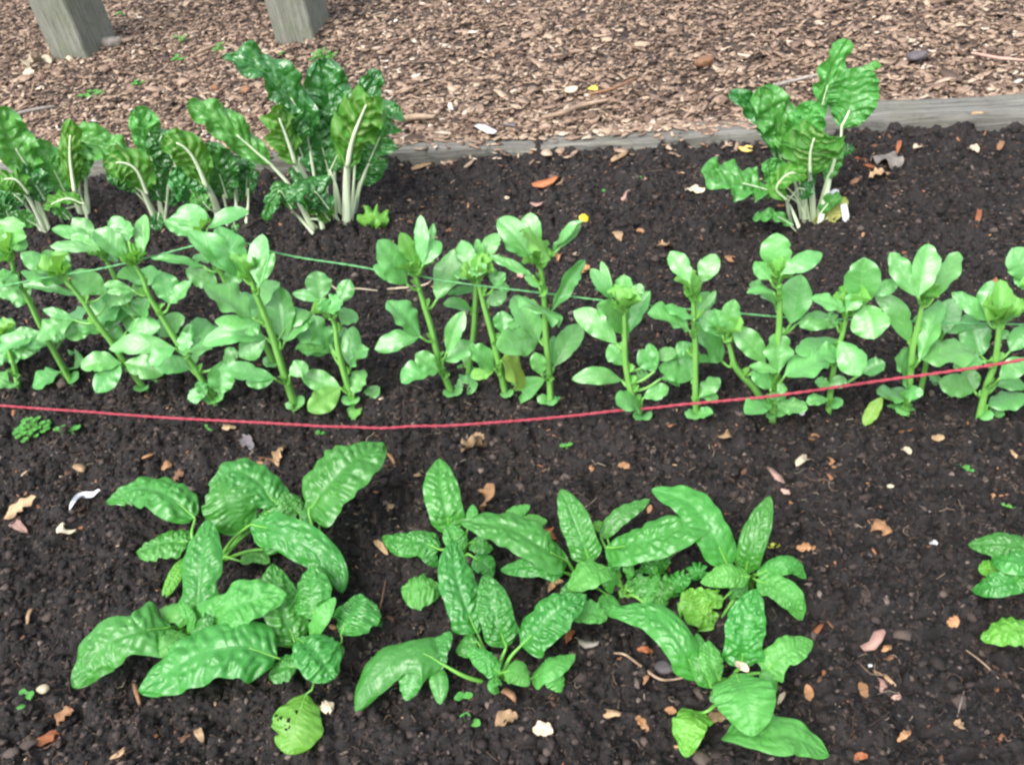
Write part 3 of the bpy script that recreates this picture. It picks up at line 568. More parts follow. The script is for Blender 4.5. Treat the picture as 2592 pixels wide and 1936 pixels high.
bean('C', 'bean plant with a limp yellowing bottom leaf lying on the soil', [(1032, 1345), (990, 1160), (940, 940), (890, 760), (860, 640), (840, 560)],
     [(955, 1165, [(790, 1030, 150), (800, 1220, 85, F(m='bean_young'))]), (1000, 1110, [(1160, 1240, 170, F(m='bean_yellow', d=.02))]), (1020, 940, [(1000, 790, 130), (1130, 850, 65)]), (900, 745, [(1035, 670, 100)]), (960, 630, [(940, 500, 65, F(ruffle=.4)), (1030, 545, 75), (1055, 655, 60)]),
      (1005, 1395, [(1285, 1235, 165, F(d=-.03)), (1110, 1400, 80, F(m='bean_yellow'))]), (1000, 1365, [(850, 1500, 120, F(m='bean_yellow', lab='yellowing bottom leaf', d=-.03))]), (840, 560, [(900, 480, 70), (790, 520, 60)])], 6)
PETAL = bean('C', 'tall bean plant holding a yellow petal on the tip of a narrow folded top leaf', [(1320, 1395), (1310, 1150), (1290, 950), (1285, 800), (1270, 600), (1245, 450)],
     [(1245, 980, [(1080, 690, 190), (970, 1030, 200, F(d=-.05))]), (1345, 1150, [(1520, 880, 160), (1340, 950, 80)]), (1330, 790, [(1545, 460, 110, F(roll=.9)), (1180, 775, 170, F(d=-.04, m='bean'))]), (1190, 430, [(980, 190, 175), (1190, 150, 160, UPF), (1010, 310, 130)]), (1310, 440, [(1140, 300, 150, F(m='bean_young', d=-.03))]),
      (1325, 420, [(1570, 175, 75, F(fold=.9, sag=0.02, d=0))]), (1380, 380, [(1520, 230, 60)]), (1205, 560, [(925, 430, 70)]), (1250, 640, [(1150, 560, 50)]), (1330, 1380, [(1395, 1355, 60)]), (1260, 1200, [(1215, 1060, 110)])], 6)
bean('C', 'short bushy bean plant standing against the red string with a drooping bottom leaf', [(1925, 1490), (1850, 1330), (1810, 1130), (1805, 940), (1800, 770)],
     [(1750, 1000, [(1470, 790, 155)]), (1825, 935, [(1620, 755, 180, F(d=-.04)), (1970, 660, 100)]), (1720, 715, [(1650, 465, 65), (1580, 515, 95), (1610, 650, 80)]), (1790, 700, [(1800, 555, 120)]), (1860, 710, [(1915, 615, 95)]), (1785, 1240, [(1460, 1235, 120)]), (1810, 1140, [(1700, 1010, 150)]),
      (2000, 1100, [(2145, 1055, 100)]), (2000, 1180, [(1900, 1040, 140), (1960, 1000, 100)]), (1925, 1355, [(2090, 1285, 115)]), (1915, 1390, [(1750, 1400, 140, F(d=-.03))]), (2040, 1230, [(2160, 1280, 80)]), (1880, 1240, [(1960, 1200, 90)])], 7)
bean('D', 'slender bean plant topped by two notched white leaves like a V', [(285, 1200), (280, 1060), (280, 900), (280, 780), (270, 640), (268, 480)],
     [(245, 690, [(-5, 590, 115)]), (270, 620, [(95, 545, 60)]), (245, 400, [(130, 225, 120, F(notch=1., **UPF))]), (315, 405, [(400, 240, 120, F(notch=1., **UPF))]), (270, 460, [(245, 340, 80, F(m='bean_young'))]), (330, 560, [(400, 455, 45)]), (285, 580, [(380, 480, 110)]), (255, 975, [(60, 905, 125), (210, 750, 160)]),
      (300, 1080, [(420, 965, 95), (415, 1080, 65)]), (285, 1180, [(385, 1175, 75, F(d=-.02))]), (230, 800, [(160, 800, 90)])], 5)
bean('D', 'short bean stem leaning hard to the left with a cup of leaves at its top', [(685, 1085), (620, 1020), (560, 960), (510, 890), (480, 780), (450, 720)],
     [(435, 870, [(210, 845, 50), (260, 660, 170)]), (690, 875, [(500, 670, 150)]), (460, 725, [(300, 580, 130), (510, 505, 120)]), (480, 730, [(500, 610, 90, F(m='bean_young', d=-.02))]), (440, 720, [(390, 560, 90)])], 4, cots=False)
bean('D', 'tall bean plant with a white leaf held out to the right of its tip', [(735, 1200), (740, 1060), (750, 870), (770, 700), (775, 500), (760, 370)],
     [(750, 360, [(755, 115, 175, UPF)]), (790, 355, [(1025, 235, 115, UPF)]), (720, 390, [(625, 285, 100)]), (765, 560, [(595, 420, 95, F(roll=.5))]), (740, 470, [(580, 470, 50)]), (840, 650, [(900, 360, 190)]), (870, 655, [(1060, 595, 55)]), (770, 930, [(760, 700, 165), (595, 900, 65)]), (805, 955, [(1075, 840, 165)]),
      (720, 1030, [(605, 930, 100)]), (720, 1110, [(570, 1180, 120, F(d=-.03))]), (750, 1115, [(940, 1150, 100, F(d=-.03))]), (700, 1080, [(815, 1080, 55)]), (775, 990, [(800, 1070, 60)])], 6, rad=.005)
bean('D', 'bean plant with large rounded leaves standing behind the red string', [(1065, 1140), (1080, 1000), (1110, 830), (1150, 690), (1175, 570)],
     [(1245, 525, [(1270, 260, 235, F(sag=.05, arch=-.25))]), (1275, 540, [(1330, 740, 225, F(sag=.05, d=-.04, arch=-.2))]), (1330, 480, [(1470, 400, 85)]), (1170, 570, [(960, 500, 95), (1240, 480, 110)]), (1110, 660, [(890, 665, 80, F(ruffle=.45)), (1060, 585, 75, F(ruffle=.45))]), (1110, 740, [(868, 815, 120)]), (1125, 750, [(1250, 955, 165, UPF)]),
      (1260, 940, [(1395, 880, 110)]), (1050, 1090, [(930, 1115, 80)]), (1070, 1010, [(980, 990, 80), (1170, 980, 80)]), (1120, 850, [(1010, 830, 120)])], 4)
bean('D', 'bean plant with three upright leaves like a crown and a yellow-edged drooping bottom leaf', [(1520, 1180), (1530, 1060), (1550, 900), (1560, 780), (1590, 650), (1620, 510)],
     [(1590, 490, [(1425, 230, 140), (1650, 180, 160)]), (1680, 500, [(1825, 225, 125)]), (1540, 760, [(1335, 480, 125, F(sag=.25)), (1650, 700, 50)]), (1600, 860, [(1710, 510, 140), (1925, 800, 170)]), (1540, 990, [(1450, 850, 140)]), (1570, 1060, [(1345, 1060, 95, F(d=-.03))]), (1540, 1100, [(1560, 1010, 100)]),
      (1380, 1075, [(1270, 1250, 85, F(m='bean_yellow', d=-.02, lab='yellow-edged drooping leaf'))]), (1620, 660, [(1560, 620, 60), (1680, 590, 50)]), (1500, 1150, [(1400, 1140, 50), (1580, 1140, 50)])], 6, rad=.0051)
bean('D', 'low bean stem between the crown-topped plant and the right edge', [(1600, 1050), (1620, 970), (1640, 870), (1680, 780), (1745, 700)],
     [(1745, 700, [(1790, 500, 130), (1950, 615, 100)]), (1600, 1060, [(1775, 960, 130)])], 3, cots=False)
bean('D', 'bean plant with white upper leaves, its stem crossed by the red string', [(1945, 1205), (1990, 1020), (2040, 880), (2060, 720), (2065, 620)],
     [(2000, 635, [(1785, 465, 95, UPF), (2020, 395, 150, UPF)]), (2040, 640, [(2030, 540, 80, F(m='bean_young'))]), (2100, 640, [(2220, 540, 95)]), (1960, 840, [(1890, 625, 185)]), (1975, 870, [(1795, 905, 105)]), (2075, 740, [(2120, 690, 60)]), (2130, 810, [(2230, 670, 130)]), (1920, 1045, [(1710, 990, 150), (1850, 930, 120)]), (2070, 970, [(2230, 850, 120)]), (2050, 1010, [(2225, 1015, 90)]),
      (2000, 1130, [(2215, 1060, 125)]), (1950, 1185, [(2100, 1185, 80, F(d=-.03))])], 5, rad=.005)
bean('D', 'bean plant mostly outside the right edge, one pale leaf showing', [(2300, 1150), (2290, 900), (2270, 600), (2250, 430)],
     [(2230, 400, [(2140, 205, 150, UPF), (2260, 300, 100)]), (2240, 440, [(2150, 380, 80)]), (2280, 760, [(2200, 740, 90)])], 3)
p = on_y('C', 1535, 190, depth(PETAL.location)*0+PETAL.location.y-.004)
# ------------------------------------------------------------------ strings
M['red'] = plain_mat('red_string', (.26, .026, .045), (.40, .085, .105), 260, .8, .8, 900, .2)
M['green'] = plain_mat('green_string', (.09, .30, .10), (.18, .44, .19), 260, .8, .8, 900, .2)
RB0, RB1 = ground_pt('B', 1725, 1275), ground_pt('D', 1520, 1180)
def on_row(f, x, y, off):                       # meet the upright sheet through the bean row, moved off metres away from the camera
    e = unit((RB1-RB0)*[1, 1, 0]); nn = np.array([-e[1], e[0], 0]); r = ray(f, x, y); return CAM+r*(np.dot(RB0+nn*off-CAM, nn)/np.dot(r, nn))
def red_at(x, y):
    p, g = on_row('V', x, y, -.05), on_z('V', x, y, .03)
    return p if p[1] < g[1] else g
def string(name, pts, rad, mat, label):
    Cs = spline(pts, 420)
    for i, c in enumerate(Cs): c += .0012*np.array([noise3(i*.11, 0, 0, 5), noise3(i*.11, 3, 0, 5), noise3(i*.11, 7, 0, 5)])
    V, Fq = tube(Cs, [rad*.9, rad, rad*.95, rad], 1100, 8, lobes=2, twist=.42)
    rs = random.Random(4); T = tangents(Cs); V = list(V); Fq = list(Fq)
    for i in range(1500):                          # loose hairs of the yarn
        j = rs.randrange(2, len(Cs)-2); u = rs.random(); c = Cs[j]*(1-u)+Cs[j+1]*u; dr = unit(np.array([rs.gauss(0, 1) for _ in range(3)])+T[j]*rs.uniform(-1.5, 1.5)); ln = rad*rs.uniform(1.2, 2.4); sd_ = unit(np.cross(dr, [.3, .5, .8]))*rad*.07; k = len(V)
        V += [c-sd_, c+sd_, c+np.cross(sd_, dr), c+dr*ln]; Fq += [(k, k+1, k+3), (k+1, k+2, k+3), (k+2, k, k+3)]
    o = link_mesh(name, V, Fq, mat)
    return tag(o, label, 'string')
string('red_string', [red_at(x, y) for x, y, o in ((-500, 840, -.05), (-140, 868, -.05), (0, 877, -.05), (330, 899, -.055), (640, 917, -.06), (850, 923, -.06), (1100, 910, -.06), (1330, 888, -.055), (1670, 855, -.055), (2060, 800, -.055), (2212, 776, -.055), (2380, 752, -.05), (2900, 690, -.05))], .0022, M['red'],
       'red yarn string stretched low in front of the bean row')
string('green_string', [on_row('V', x, y, o) for x, y, o in ((-500, 720, .03), (-160, 655, .03), (50, 610, .03), (200, 583, .035), (330, 553, .04), (470, 521, .045), (560, 533, .045), (610, 549, .045), (820, 583, .05), (1000, 612, .025), (1230, 640, .025), (1440, 664, .025), (1750, 688, .025), (2212, 700, .025), (2400, 705, .05), (2900, 715, .05))], .0014, M['green'],
       'thin green string running through the bean row behind the stems')
# ------------------------------------------------------------------ chard
CH_GROUP = 'chard plants along the timber edge'
def chard(f, label, base, leaves):
    """leaves: stalk picture points (first at the ground), blade picture points foot to tip, width, options"""
    B = ground_pt(f, *base); root = thing('chard_plant', B, label, 'chard plant', CH_GROUP); rs = random.Random(nseed())
    for stalk, bl, wd, op in leaves:
        op = dict(op); d0 = op.pop('d0', rs.uniform(-.02, .02)); d1 = op.pop('d1', rs.uniform(-.06, .06)); mname = op.pop('m', 'chard'); sw = op.pop('sw', 20); lab = op.pop('lab', None); mr = op.pop('mid', .8 if mname == 'chard_under' else .5)
        nb = len(bl); BP = [on_y(f, x, y, B[1]+d0+(d1-d0)*(i+.5)/nb) for i, (x, y) in enumerate(bl)]
        SPt = []
        for i, (x, y) in enumerate(stalk):
            SPt.append(on_y(f, x, y, B[1]+d0*(i/max(len(stalk), 1))) if i else ground_pt(f, x, y)-np.array([0, 0, .01]))
        kw = dict(fold=rs.uniform(.1, .35), arch=rs.uniform(-.25, .05), pucker=.19, ruffle=rs.uniform(.28, .5), nu=84, nv=34, veins=8, roll=rs.uniform(-.15, .15), notch=.3, tocam=.8, toup=.45); kw.update(op)
        lf, Cv, N = put_blade('leaf', f, BP, wd, 'chard', M[mname], root, B, lab, **kw)
        k = depth(BP[0])/FOC*FR[f][2]; r0 = sw*k/2
        m = int(len(Cv)*mr); sgn = 1
        rib = [c+n*r0*.12 for c, n in zip(Cv[1:m:6], N[1:m:6])]
        pts = SPt+rib if SPt else rib
        ns = len(SPt); rad = [r0*1.15]+[r0*.95]*(ns-1)+[r0*(.8 if mname == 'chard_under' else .5)*(1-i/len(rib))**.8+.0007 for i in range(len(rib))] if ns else [r0*.6*(1-i/len(rib))+.0007 for i in range(len(rib))]
        V, Fq = tube(pts, rad, 40, 8, hint=N[0], flat=.75)
        link_mesh('stalk', V, Fq, M['stalk'], lf, B)
    return root
chard('A', 'tall glossy dark green chard with thick white stalks, biggest of the row', (1760, 1170), [
    ([(1720, 1180), (1690, 1050), (1660, 930)], [(1640, 800), (1600, 640), (1500, 470), (1350, 350), (1175, 305)], 200, F(d0=.05, d1=.03, sw=28, toup=.7)),
    ([(1780, 1160), (1770, 1000), (1765, 800)], [(1770, 790), (1755, 600), (1725, 440), (1690, 310)], 255, F(d0=.07, d1=.12, sw=24, fold=.2)),
    ([(1850, 1160), (1870, 950), (1880, 780)], [(1885, 760), (1915, 560), (2000, 368)], 150, F(d0=.05, d1=.1, sw=22, roll=.5)),
    ([(1800, 1165), (1780, 1000), (1740, 900)], [(1745, 950), (1700, 770), (1640, 560)], 300, F(d0=.05, d1=.09, sw=20)),
    ([(1845, 1165), (1880, 1040), (1900, 960)], [(1910, 980), (1950, 860), (1960, 760)], 200, F(d0=.04, d1=.06, sw=20)),
    ([(1650, 1200), (1550, 1010), (1440, 880)], [(1430, 870), (1280, 740), (1140, 620), (985, 548)], 180, F(d0=0, d1=0, sw=36, m='chard_light', toup=.75, roll=-.2)),
    ([(1700, 1190), (1650, 1000), (1580, 860)], [(1600, 830), (1540, 680), (1480, 540)], 170, F(d0=.0, d1=-.02, sw=26, m='chard')),
    ([(1720, 1190), (1620, 980), (1550, 850)], [(1560, 870), (1510, 720), (1445, 560)], 170, F(d0=-.03, d1=-.05, sw=48, m='chard_under', fold=-.2, roll=.4)),
    ([(1860, 1140), (1910, 960), (1960, 840)], [(1950, 860), (2010, 720), (2060, 620), (2112, 562)], 205, F(d0=-.01, d1=-.02, sw=30, roll=-.3, toup=.6)),
    ([(1825, 1180), (1830, 1000), (1835, 870)], [(1832, 880), (1865, 730), (1915, 600), (1955, 510)], 265, F(d0=-.04, d1=-.09, sw=50, m='chard_under', fold=-.15, roll=.5, mid=.92)),
    ([(1800, 1180), (1760, 1120), (1710, 1090)], [(1740, 1110), (1660, 1010), (1590, 1000), (1510, 1060)], 170, F(d0=-.05, d1=-.08, sw=18, tocam=.6, toup=.8)),
    ([(1650, 1215), (1580, 1150), (1540, 1110)], [(1545, 1110), (1480, 1010), (1445, 1060), (1400, 1165)], 85, F(d0=-.05, d1=-.05, sw=18)),
    ([(1690, 1200), (1640, 1160)], [(1740, 1170), (1690, 1100), (1600, 1080)], 120, F(d0=-.04, d1=-.06, sw=14, m='chard_under')),
    ([(1770, 1165), (1730, 1020), (1745, 900)], [(1745, 900), (1790, 800), (1830, 700)], 140, F(d0=.02, d1=.03, sw=18))])
chard('A', 'dark leafy chard between the tallest chard and the yellow-leaved one', (1180, 1190), [
    ([(1250, 1180), (1245, 1060), (1240, 1000)], [(1260, 1070), (1245, 930), (1240, 820)], 190, F(d0=.04, d1=.06, sw=22)),
    ([(1210, 1190), (1190, 1080), (1180, 1030)], [(1200, 1050), (1150, 900), (1075, 760)], 230, F(d0=0, d1=.02, sw=22)),
    ([(1290, 1170), (1310, 1080), (1310, 1000)], [(1300, 1040), (1310, 900), (1350, 840)], 130, F(d0=.03, d1=.05, sw=16)),
    ([(1165, 1180), (1130, 1060), (1080, 960)], [(1090, 985), (1030, 850), (960, 770), (850, 735)], 190, F(d0=-.04, d1=-.06, sw=44, m='chard_under', fold=-.15)),
    ([(1120, 1190), (1080, 1110), (1060, 1060)], [(1040, 1090), (990, 980), (890, 940)], 190, F(d0=-.02, d1=-.03, sw=18, m='chard')),
    ([(1230, 1210), (1240, 1180)], [(1235, 1180), (1250, 1225), (1235, 1245)], 60, F(d0=-.04, d1=-.05, sw=12, m='chard_light')),
    ([(1220, 1200), (1150, 1130), (1080, 1090)], [(1110, 1110), (1060, 1060), (1000, 1060)], 90, F(d0=-.05, d1=-.06, sw=18, m='chard_light'))])
chard('A', 'chard with a broad yellow-green leaf underside and a tall rounded back leaf', (850, 1190), [
    ([(850, 1180), (830, 1000), (800, 850)], [(800, 850), (775, 700), (725, 562)], 165, F(d0=.05, d1=.07, sw=18, m='chard_light')),
    ([(860, 1180), (890, 1000), (910, 880)], [(940, 900), (880, 790), (790, 695)], 170, F(d0=.0, d1=.02, sw=18, m='chard')),
    ([(870, 1180), (850, 1080), (830, 1010)], [(880, 1080), (890, 960), (960, 860)], 230, F(d0=.01, d1=.0, sw=18)),
    ([(835, 1185), (770, 1040), (730, 960)], [(775, 1020), (720, 900), (640, 860), (545, 880)], 210, F(d0=-.05, d1=-.08, sw=36, m='chard_under', fold=-.2)),
    ([(830, 1140), (760, 1060), (715, 1010)], [(740, 1010), (640, 930), (560, 930)], 140, F(d0=-.02, d1=-.03, sw=22, m='chard')),
    ([(845, 1190), (830, 1150)], [(840, 1120), (830, 1180), (850, 1215)], 80, F(d0=-.05, d1=-.06, sw=12))])
chard('A', 'chard with a crinkled leaf flopping right, second from the left edge', (430, 1160), [
    ([(430, 1150), (390, 1060), (350, 1020)], [(350, 1030), (285, 900), (235, 820), (165, 745)], 160, F(d0=.0, d1=.03, sw=20, m='chard_light')),
    ([(460, 1150), (455, 1000), (450, 890)], [(440, 880), (400, 760), (530, 770), (690, 850)], 180, F(d0=.03, d1=.0, sw=28, m='chard_light', toup=.8)),
    ([(430, 1150), (400, 1010), (380, 900)], [(395, 1020), (370, 830), (375, 635)], 125, F(d0=-.03, d1=-.04, sw=36, m='chard_under', fold=-.3)),
    ([(455, 1150), (420, 1000), (430, 880)], [(410, 960), (430, 850), (440, 750)], 110, F(d0=.0, d1=.0, sw=14, m='chard_light')),
    ([(330, 1180), (320, 1120)], [(440, 1080), (350, 1050), (230, 1100)], 75, F(d0=-.07, d1=-.08, sw=14, m='chard_under', toup=1.)),
    ([(400, 1170), (360, 1120)], [(370, 1160), (310, 1110), (280, 1130)], 60, F(d0=-.07, d1=-.09, sw=14, m='chard_light'))])
chard('A', 'chard cut off by the left edge with a tall crinkled pale leaf', (240, 1225), [
    ([(250, 1215), (190, 1060), (170, 960)], [(190, 950), (90, 800), (30, 680), (-10, 560)], 230, F(d0=.02, d1=.05, sw=26, m='chard_light')),
    ([(260, 1215), (200, 1060), (160, 1000)], [(240, 1060), (170, 960), (80, 920)], 170, F(d0=.0, d1=.0, sw=22, m='chard')),
    ([(240, 1225), (170, 1080), (130, 1020)], [(150, 1025), (80, 950), (-20, 955)], 130, F(d0=-.04, d1=-.06, sw=30, m='chard_under', fold=-.2)),
    ([(220, 1220), (120, 1060), (60, 1000)], [(130, 1080), (60, 1020), (-20, 1010)], 150, F(d0=-.02, d1=-.02, sw=18)),
    ([(60, 1200), (20, 1150)], [(60, 1190), (20, 1090), (-40, 1040)], 140, F(d0=.0, d1=.0, sw=14)),
    ([(250, 1225), (190, 1190), (120, 1170)], [(190, 1190), (120, 1150), (90, 1130)], 90, F(d0=-.06, d1=-.08, sw=12, m='chard_light'))])
chard('E', 'lone chard with tall wavy leaves and a yellow rotting leaf at its foot', (960, 1330), [
    ([(900, 1320), (850, 1080), (770, 960)], [(775, 970), (730, 830), (660, 700), (560, 610), (465, 545)], 145, F(d0=.05, d1=.07, sw=26, m='chard')),
    ([(930, 1320), (880, 1080), (825, 930)], [(830, 940), (770, 760), (700, 620), (640, 520)], 250, F(d0=.03, d1=.05, sw=30, m='chard_light')),
    ([(960, 1310), (960, 900), (985, 690)], [(985, 720), (1030, 560), (1080, 400), (1165, 232)], 150, F(d0=.05, d1=.08, sw=18, m='chard_light', roll=.5, ruffle=.6)),
    ([(1000, 1310), (1060, 1050), (1120, 830)], [(1125, 760), (1180, 640), (1195, 520), (1190, 405)], 310, F(d0=.0, d1=.03, sw=36, m='chard_light', pucker=.06, ruffle=.15, mid=.35)),
    ([], [(1220, 560), (1260, 460), (1300, 400), (1360, 385)], 70, F(d0=.03, d1=.05, sw=8, m='chard_light', ruffle=.5)),
    ([(960, 1310), (930, 1000), (870, 850)], [(870, 880), (920, 740), (985, 610)], 225, F(d0=-.01, d1=.0, sw=22, m='chard_light')),
    ([(940, 1310), (900, 1060), (880, 960)], [(900, 1000), (800, 860), (760, 740)], 120, F(d0=.0, d1=.01, sw=16, m='chard_light')),
    ([(940, 1300), (850, 1190), (730, 1150)], [(720, 1140), (580, 1100), (450, 1075), (305, 1030)], 200, F(ruffle=.22, notch=0., d0=-.03, d1=-.05, sw=22, m='chard_light', toup=.9, tocam=.6)),
    ([(930, 1300), (860, 1180), (800, 1110)], [(800, 1110), (730, 1020), (690, 950)], 150, F(d0=-.01, d1=-.0, sw=16, m='chard_light')),
    ([(970, 1310), (1030, 1100), (1060, 1030)], [(1030, 1080), (1080, 970), (1110, 860)], 110, F(d0=.0, d1=.01, sw=24, m='chard_light')),
    ([(965, 1310), (950, 1130), (935, 1020)], [(940, 1030), (945, 900), (985, 765)], 340, F(d0=-.04, d1=-.08, sw=42, m='chard_under', fold=-.1, veins=9)),
    ([(1090, 930), (1110, 910)], [(1100, 920), (1150, 890), (1205, 880)], 70, F(d0=.03, d1=.03, sw=8, m='chard')),
    ([(840, 1340), (810, 1250), (800, 1180)], [(800, 1190), (740, 1120), (820, 1030), (920, 1060)], 130, F(d0=-.05, d1=-.06, sw=26, m='chard_under')),
    ([(885, 1350), (830, 1240), (810, 1200)], [(870, 1120), (910, 1130), (920, 1180)], 90, F(d0=-.04, d1=-.03, sw=26, m='chard')),
    ([(900, 1330), (915, 1200), (920, 1130)], [(920, 1140), (930, 1060), (900, 980)], 100, F(d0=-.02, d1=-.02, sw=26, m='chard')),
    ([(870, 1360), (820, 1340), (760, 1310)], [(840, 1340), (720, 1280), (600, 1305)], 65, F(d0=-.05, d1=-.07, sw=10, m='chard_light', toup=1.)),
    ([(960, 1330), (990, 1310)], [(950, 1365), (1050, 1290), (1110, 1220), (1165, 1190)], 120, F(d0=-.015, d1=-.015, sw=14, m='chard_decay', ruffle=.6, lab='yellow rotting leaf')),
    ([(960, 1330), (1000, 1260)], [(1000, 1270), (1060, 1200), (1130, 1170)], 90, F(d0=-.02, d1=-.02, sw=14, m='chard_light'))])

# ------------------------------------------------------------------ spinach
SP_GROUP = 'spinach plants in the front bed'
def spinach(f, label, base, leaves):
    """leaves: blade picture points foot to tip with heights, width, options; the stalk runs from the crown to the foot"""
    B = ground_pt(f, *base); root = thing('spinach_plant', B, label, 'spinach plant', SP_GROUP); rs = random.Random(nseed())
    for bl, hs_, wd, op in leaves:
        op = dict(op); mname = op.pop('m', 'spinach'); lab = op.pop('lab', None); via = op.pop('via', None); kind = op.pop('k', 'spinach'); st = op.pop('stalk', True)
        hz = np.interp(np.linspace(0, 1, len(bl)), np.linspace(0, 1, len(hs_)), hs_)
        BP = [on_z(f, x, y, h) for (x, y), h in zip(bl, hz)]
        kw = dict(fold=rs.uniform(.0, .3), arch=rs.uniform(-.45, -.12), pucker=.14, ruffle=rs.uniform(.03, .11), nu=84, nv=32, veins=12, roll=rs.uniform(-.25, .25), lobe=0.5, notch=.3, tocam=.45, toup=.9); kw.update(op)
        lf, Cv, N = put_blade('leaf', f, BP, wd, kind, M[mname], root, B, lab, **kw)
        if st:
            v = [on_z(f, *via)] if via else [B*.5+BP[0]*.5+np.array([0, 0, .006])]
            pts = [B+np.array([rs.uniform(-.006, .006), rs.uniform(-.006, .006), -.006])]+v+[Cv[0]]+[c-n*.0003 for c, n in zip(Cv[4:22:6], N[4:22:6])]
            V, Fq = tube(pts, [.0030, .0027, .0024, .0015, .0006], 22, 7)
            link_mesh('stalk', V, Fq, M['petiole'], lf, B)
    return root
spinach('L', 'spinach with one leaf folded over like a hood', (1020, 690), [
    ([(910, 500), (790, 400), (650, 360), (495, 425)], [.06, .085, .07, .05], 165, F(via=(900, 600, .05), lobe=.2, pucker=.16)),
    ([(1290, 440), (1200, 330), (1080, 280), (975, 350)], [.07, .10, .11, .09], 170, F(lobe=.2)),
    ([(1300, 480), (1290, 400), (1240, 300)], [.06, .075, .08], 130, F(lobe=0)),
    ([(1030, 310), (1060, 400), (1090, 490), (1125, 575)], [.11, .105, .08, .05], 250, F(lobe=0, k='round', roll=.0, fold=0., tocam=.8, pucker=.06, stalk=False)),
    ([(1330, 640), (1260, 560), (1190, 480)], [.03, .05, .06], 170, F(m='spinach', lobe=.2)),
    ([(1170, 530), (1300, 560), (1450, 640), (1560, 740), (1600, 850)], [.075, .085, .075, .05, .03], 190, F(lobe=.3, roll=.3)),
    ([(880, 610), (770, 615), (640, 655)], [.05, .05, .03], 120, F(lobe=.3)),
    ([(860, 690), (810, 780), (760, 880)], [.03, .025, .015], 65, F(m='spinach_yellow', lab='yellowed withered leaf', lobe=0)),
    ([(1120, 700), (1190, 670), (1260, 710)], [.012, .018, .01], 70, F(lobe=0, m='spinach_pale'))])
spinach('L', 'spinach with one long puckered leaf raised to the right with a curled tip', (1450, 720), [
    ([(1440, 470), (1520, 360), (1640, 240), (1790, 150)], [.07, .10, .12, .11], 255, F(via=(1470, 600, .05), lobe=.3, roll=-.2)),
    ([(1400, 480), (1350, 420), (1320, 380)], [.06, .075, .08], 120, F(lobe=0)),
    ([(1380, 500), (1300, 470), (1210, 530)], [.06, .07, .05], 150, F(lobe=0, m='spinach')),
    ([(1480, 500), (1440, 480), (1420, 440)], [.05, .06, .06], 90, F(lobe=0, via=(1490, 580, .03)))])
spinach('L', 'spinach with arrow-shaped leaves, its largest pointing at the bottom left corner', (900, 1040), [
    ([(920, 990), (925, 860), (940, 680), (970, 505)], [.03, .06, .085, .10], 200, F(lobe=.9, fold=.25)),
    ([(790, 1010), (640, 1030), (480, 1100), (340, 1290)], [.05, .075, .065, .03], 235, F(lobe=.9, roll=-.1)),
    ([(960, 1030), (1060, 930), (1180, 880), (1340, 860)], [.05, .08, .09, .085], 215, F(lobe=.8, m='spinach_pale')),
    ([(1290, 1150), (1120, 1100), (900, 1150), (650, 1310)], [.05, .075, .07, .04], 265, F(lobe=.35, roll=.05, via=(1000, 1060, .03))),
    ([(840, 1030), (780, 1080), (715, 1140)], [.05, .06, .05], 110, F(lobe=.7, m='spinach_pale', pucker=.05)),
    ([(890, 970), (820, 940), (745, 925)], [.05, .06, .05], 100, F(lobe=.5, m='spinach_pale', pucker=.05)),
    ([(900, 1010), (940, 990), (1000, 970)], [.05, .07, .07], 90, F(lobe=.3)),
    ([(880, 1040), (880, 960), (840, 880)], [.04, .07, .08], 60, F(lobe=.3, m='spinach_pale'))])
spinach('L', 'spinach with a bug-holed pale leaf lying on the soil in front of it', (1400, 1110), [
    ([(1380, 1090), (1330, 950), (1290, 820), (1270, 715)], [.03, .06, .08, .085], 195, F(lobe=.3, pucker=.2)),
    ([(1470, 970), (1450, 860), (1450, 720)], [.05, .07, .07], 180, F(lobe=.2)),
    ([(1450, 1050), (1500, 960), (1565, 870)], [.05, .075, .085], 85, F(m='spinach_pale', lobe=.2, pucker=.05)),
    ([(1590, 1040), (1630, 960), (1690, 860)], [.045, .055, .05], 195, F(k='round', via=(1580, 1090, .03), lobe=0, arch=-.4)),
    ([(1390, 1060), (1470, 1120), (1560, 1250)], [.06, .07, .045], 215, F(lobe=.1, k='round', pucker=.17)),
    ([(1380, 1190), (1320, 1200), (1255, 1230)], [.045, .04, .025], 120, F(lobe=.2)),
    ([(1250, 1100), (1210, 1110), (1150, 1160)], [.05, .05, .03], 100, F(lobe=.2)),
    ([(1560, 1080), (1580, 1120), (1590, 1160)], [.03, .03, .02], 60, F(lobe=0)),
    ([(1430, 1320), (1400, 1400), (1370, 1500), (1335, 1600)], [.035, .042, .036, .02], 235, F(m='spinach_yellow', k='round', lobe=0, pucker=.05, via=(1465, 1270, .04), nu=56, nv=30, arch=-.3, lab='pale bug-holed leaf',
        holes=((.50, .66, .035, .06), (.53, .74, .022, .04), (.52, .34, .04, .07), (.66, .33, .028, .04), (.47, .87, .04, .04), (.38, .13, .04, .04), (.60, .46, .02, .035), (.62, .22, .025, .04))))])
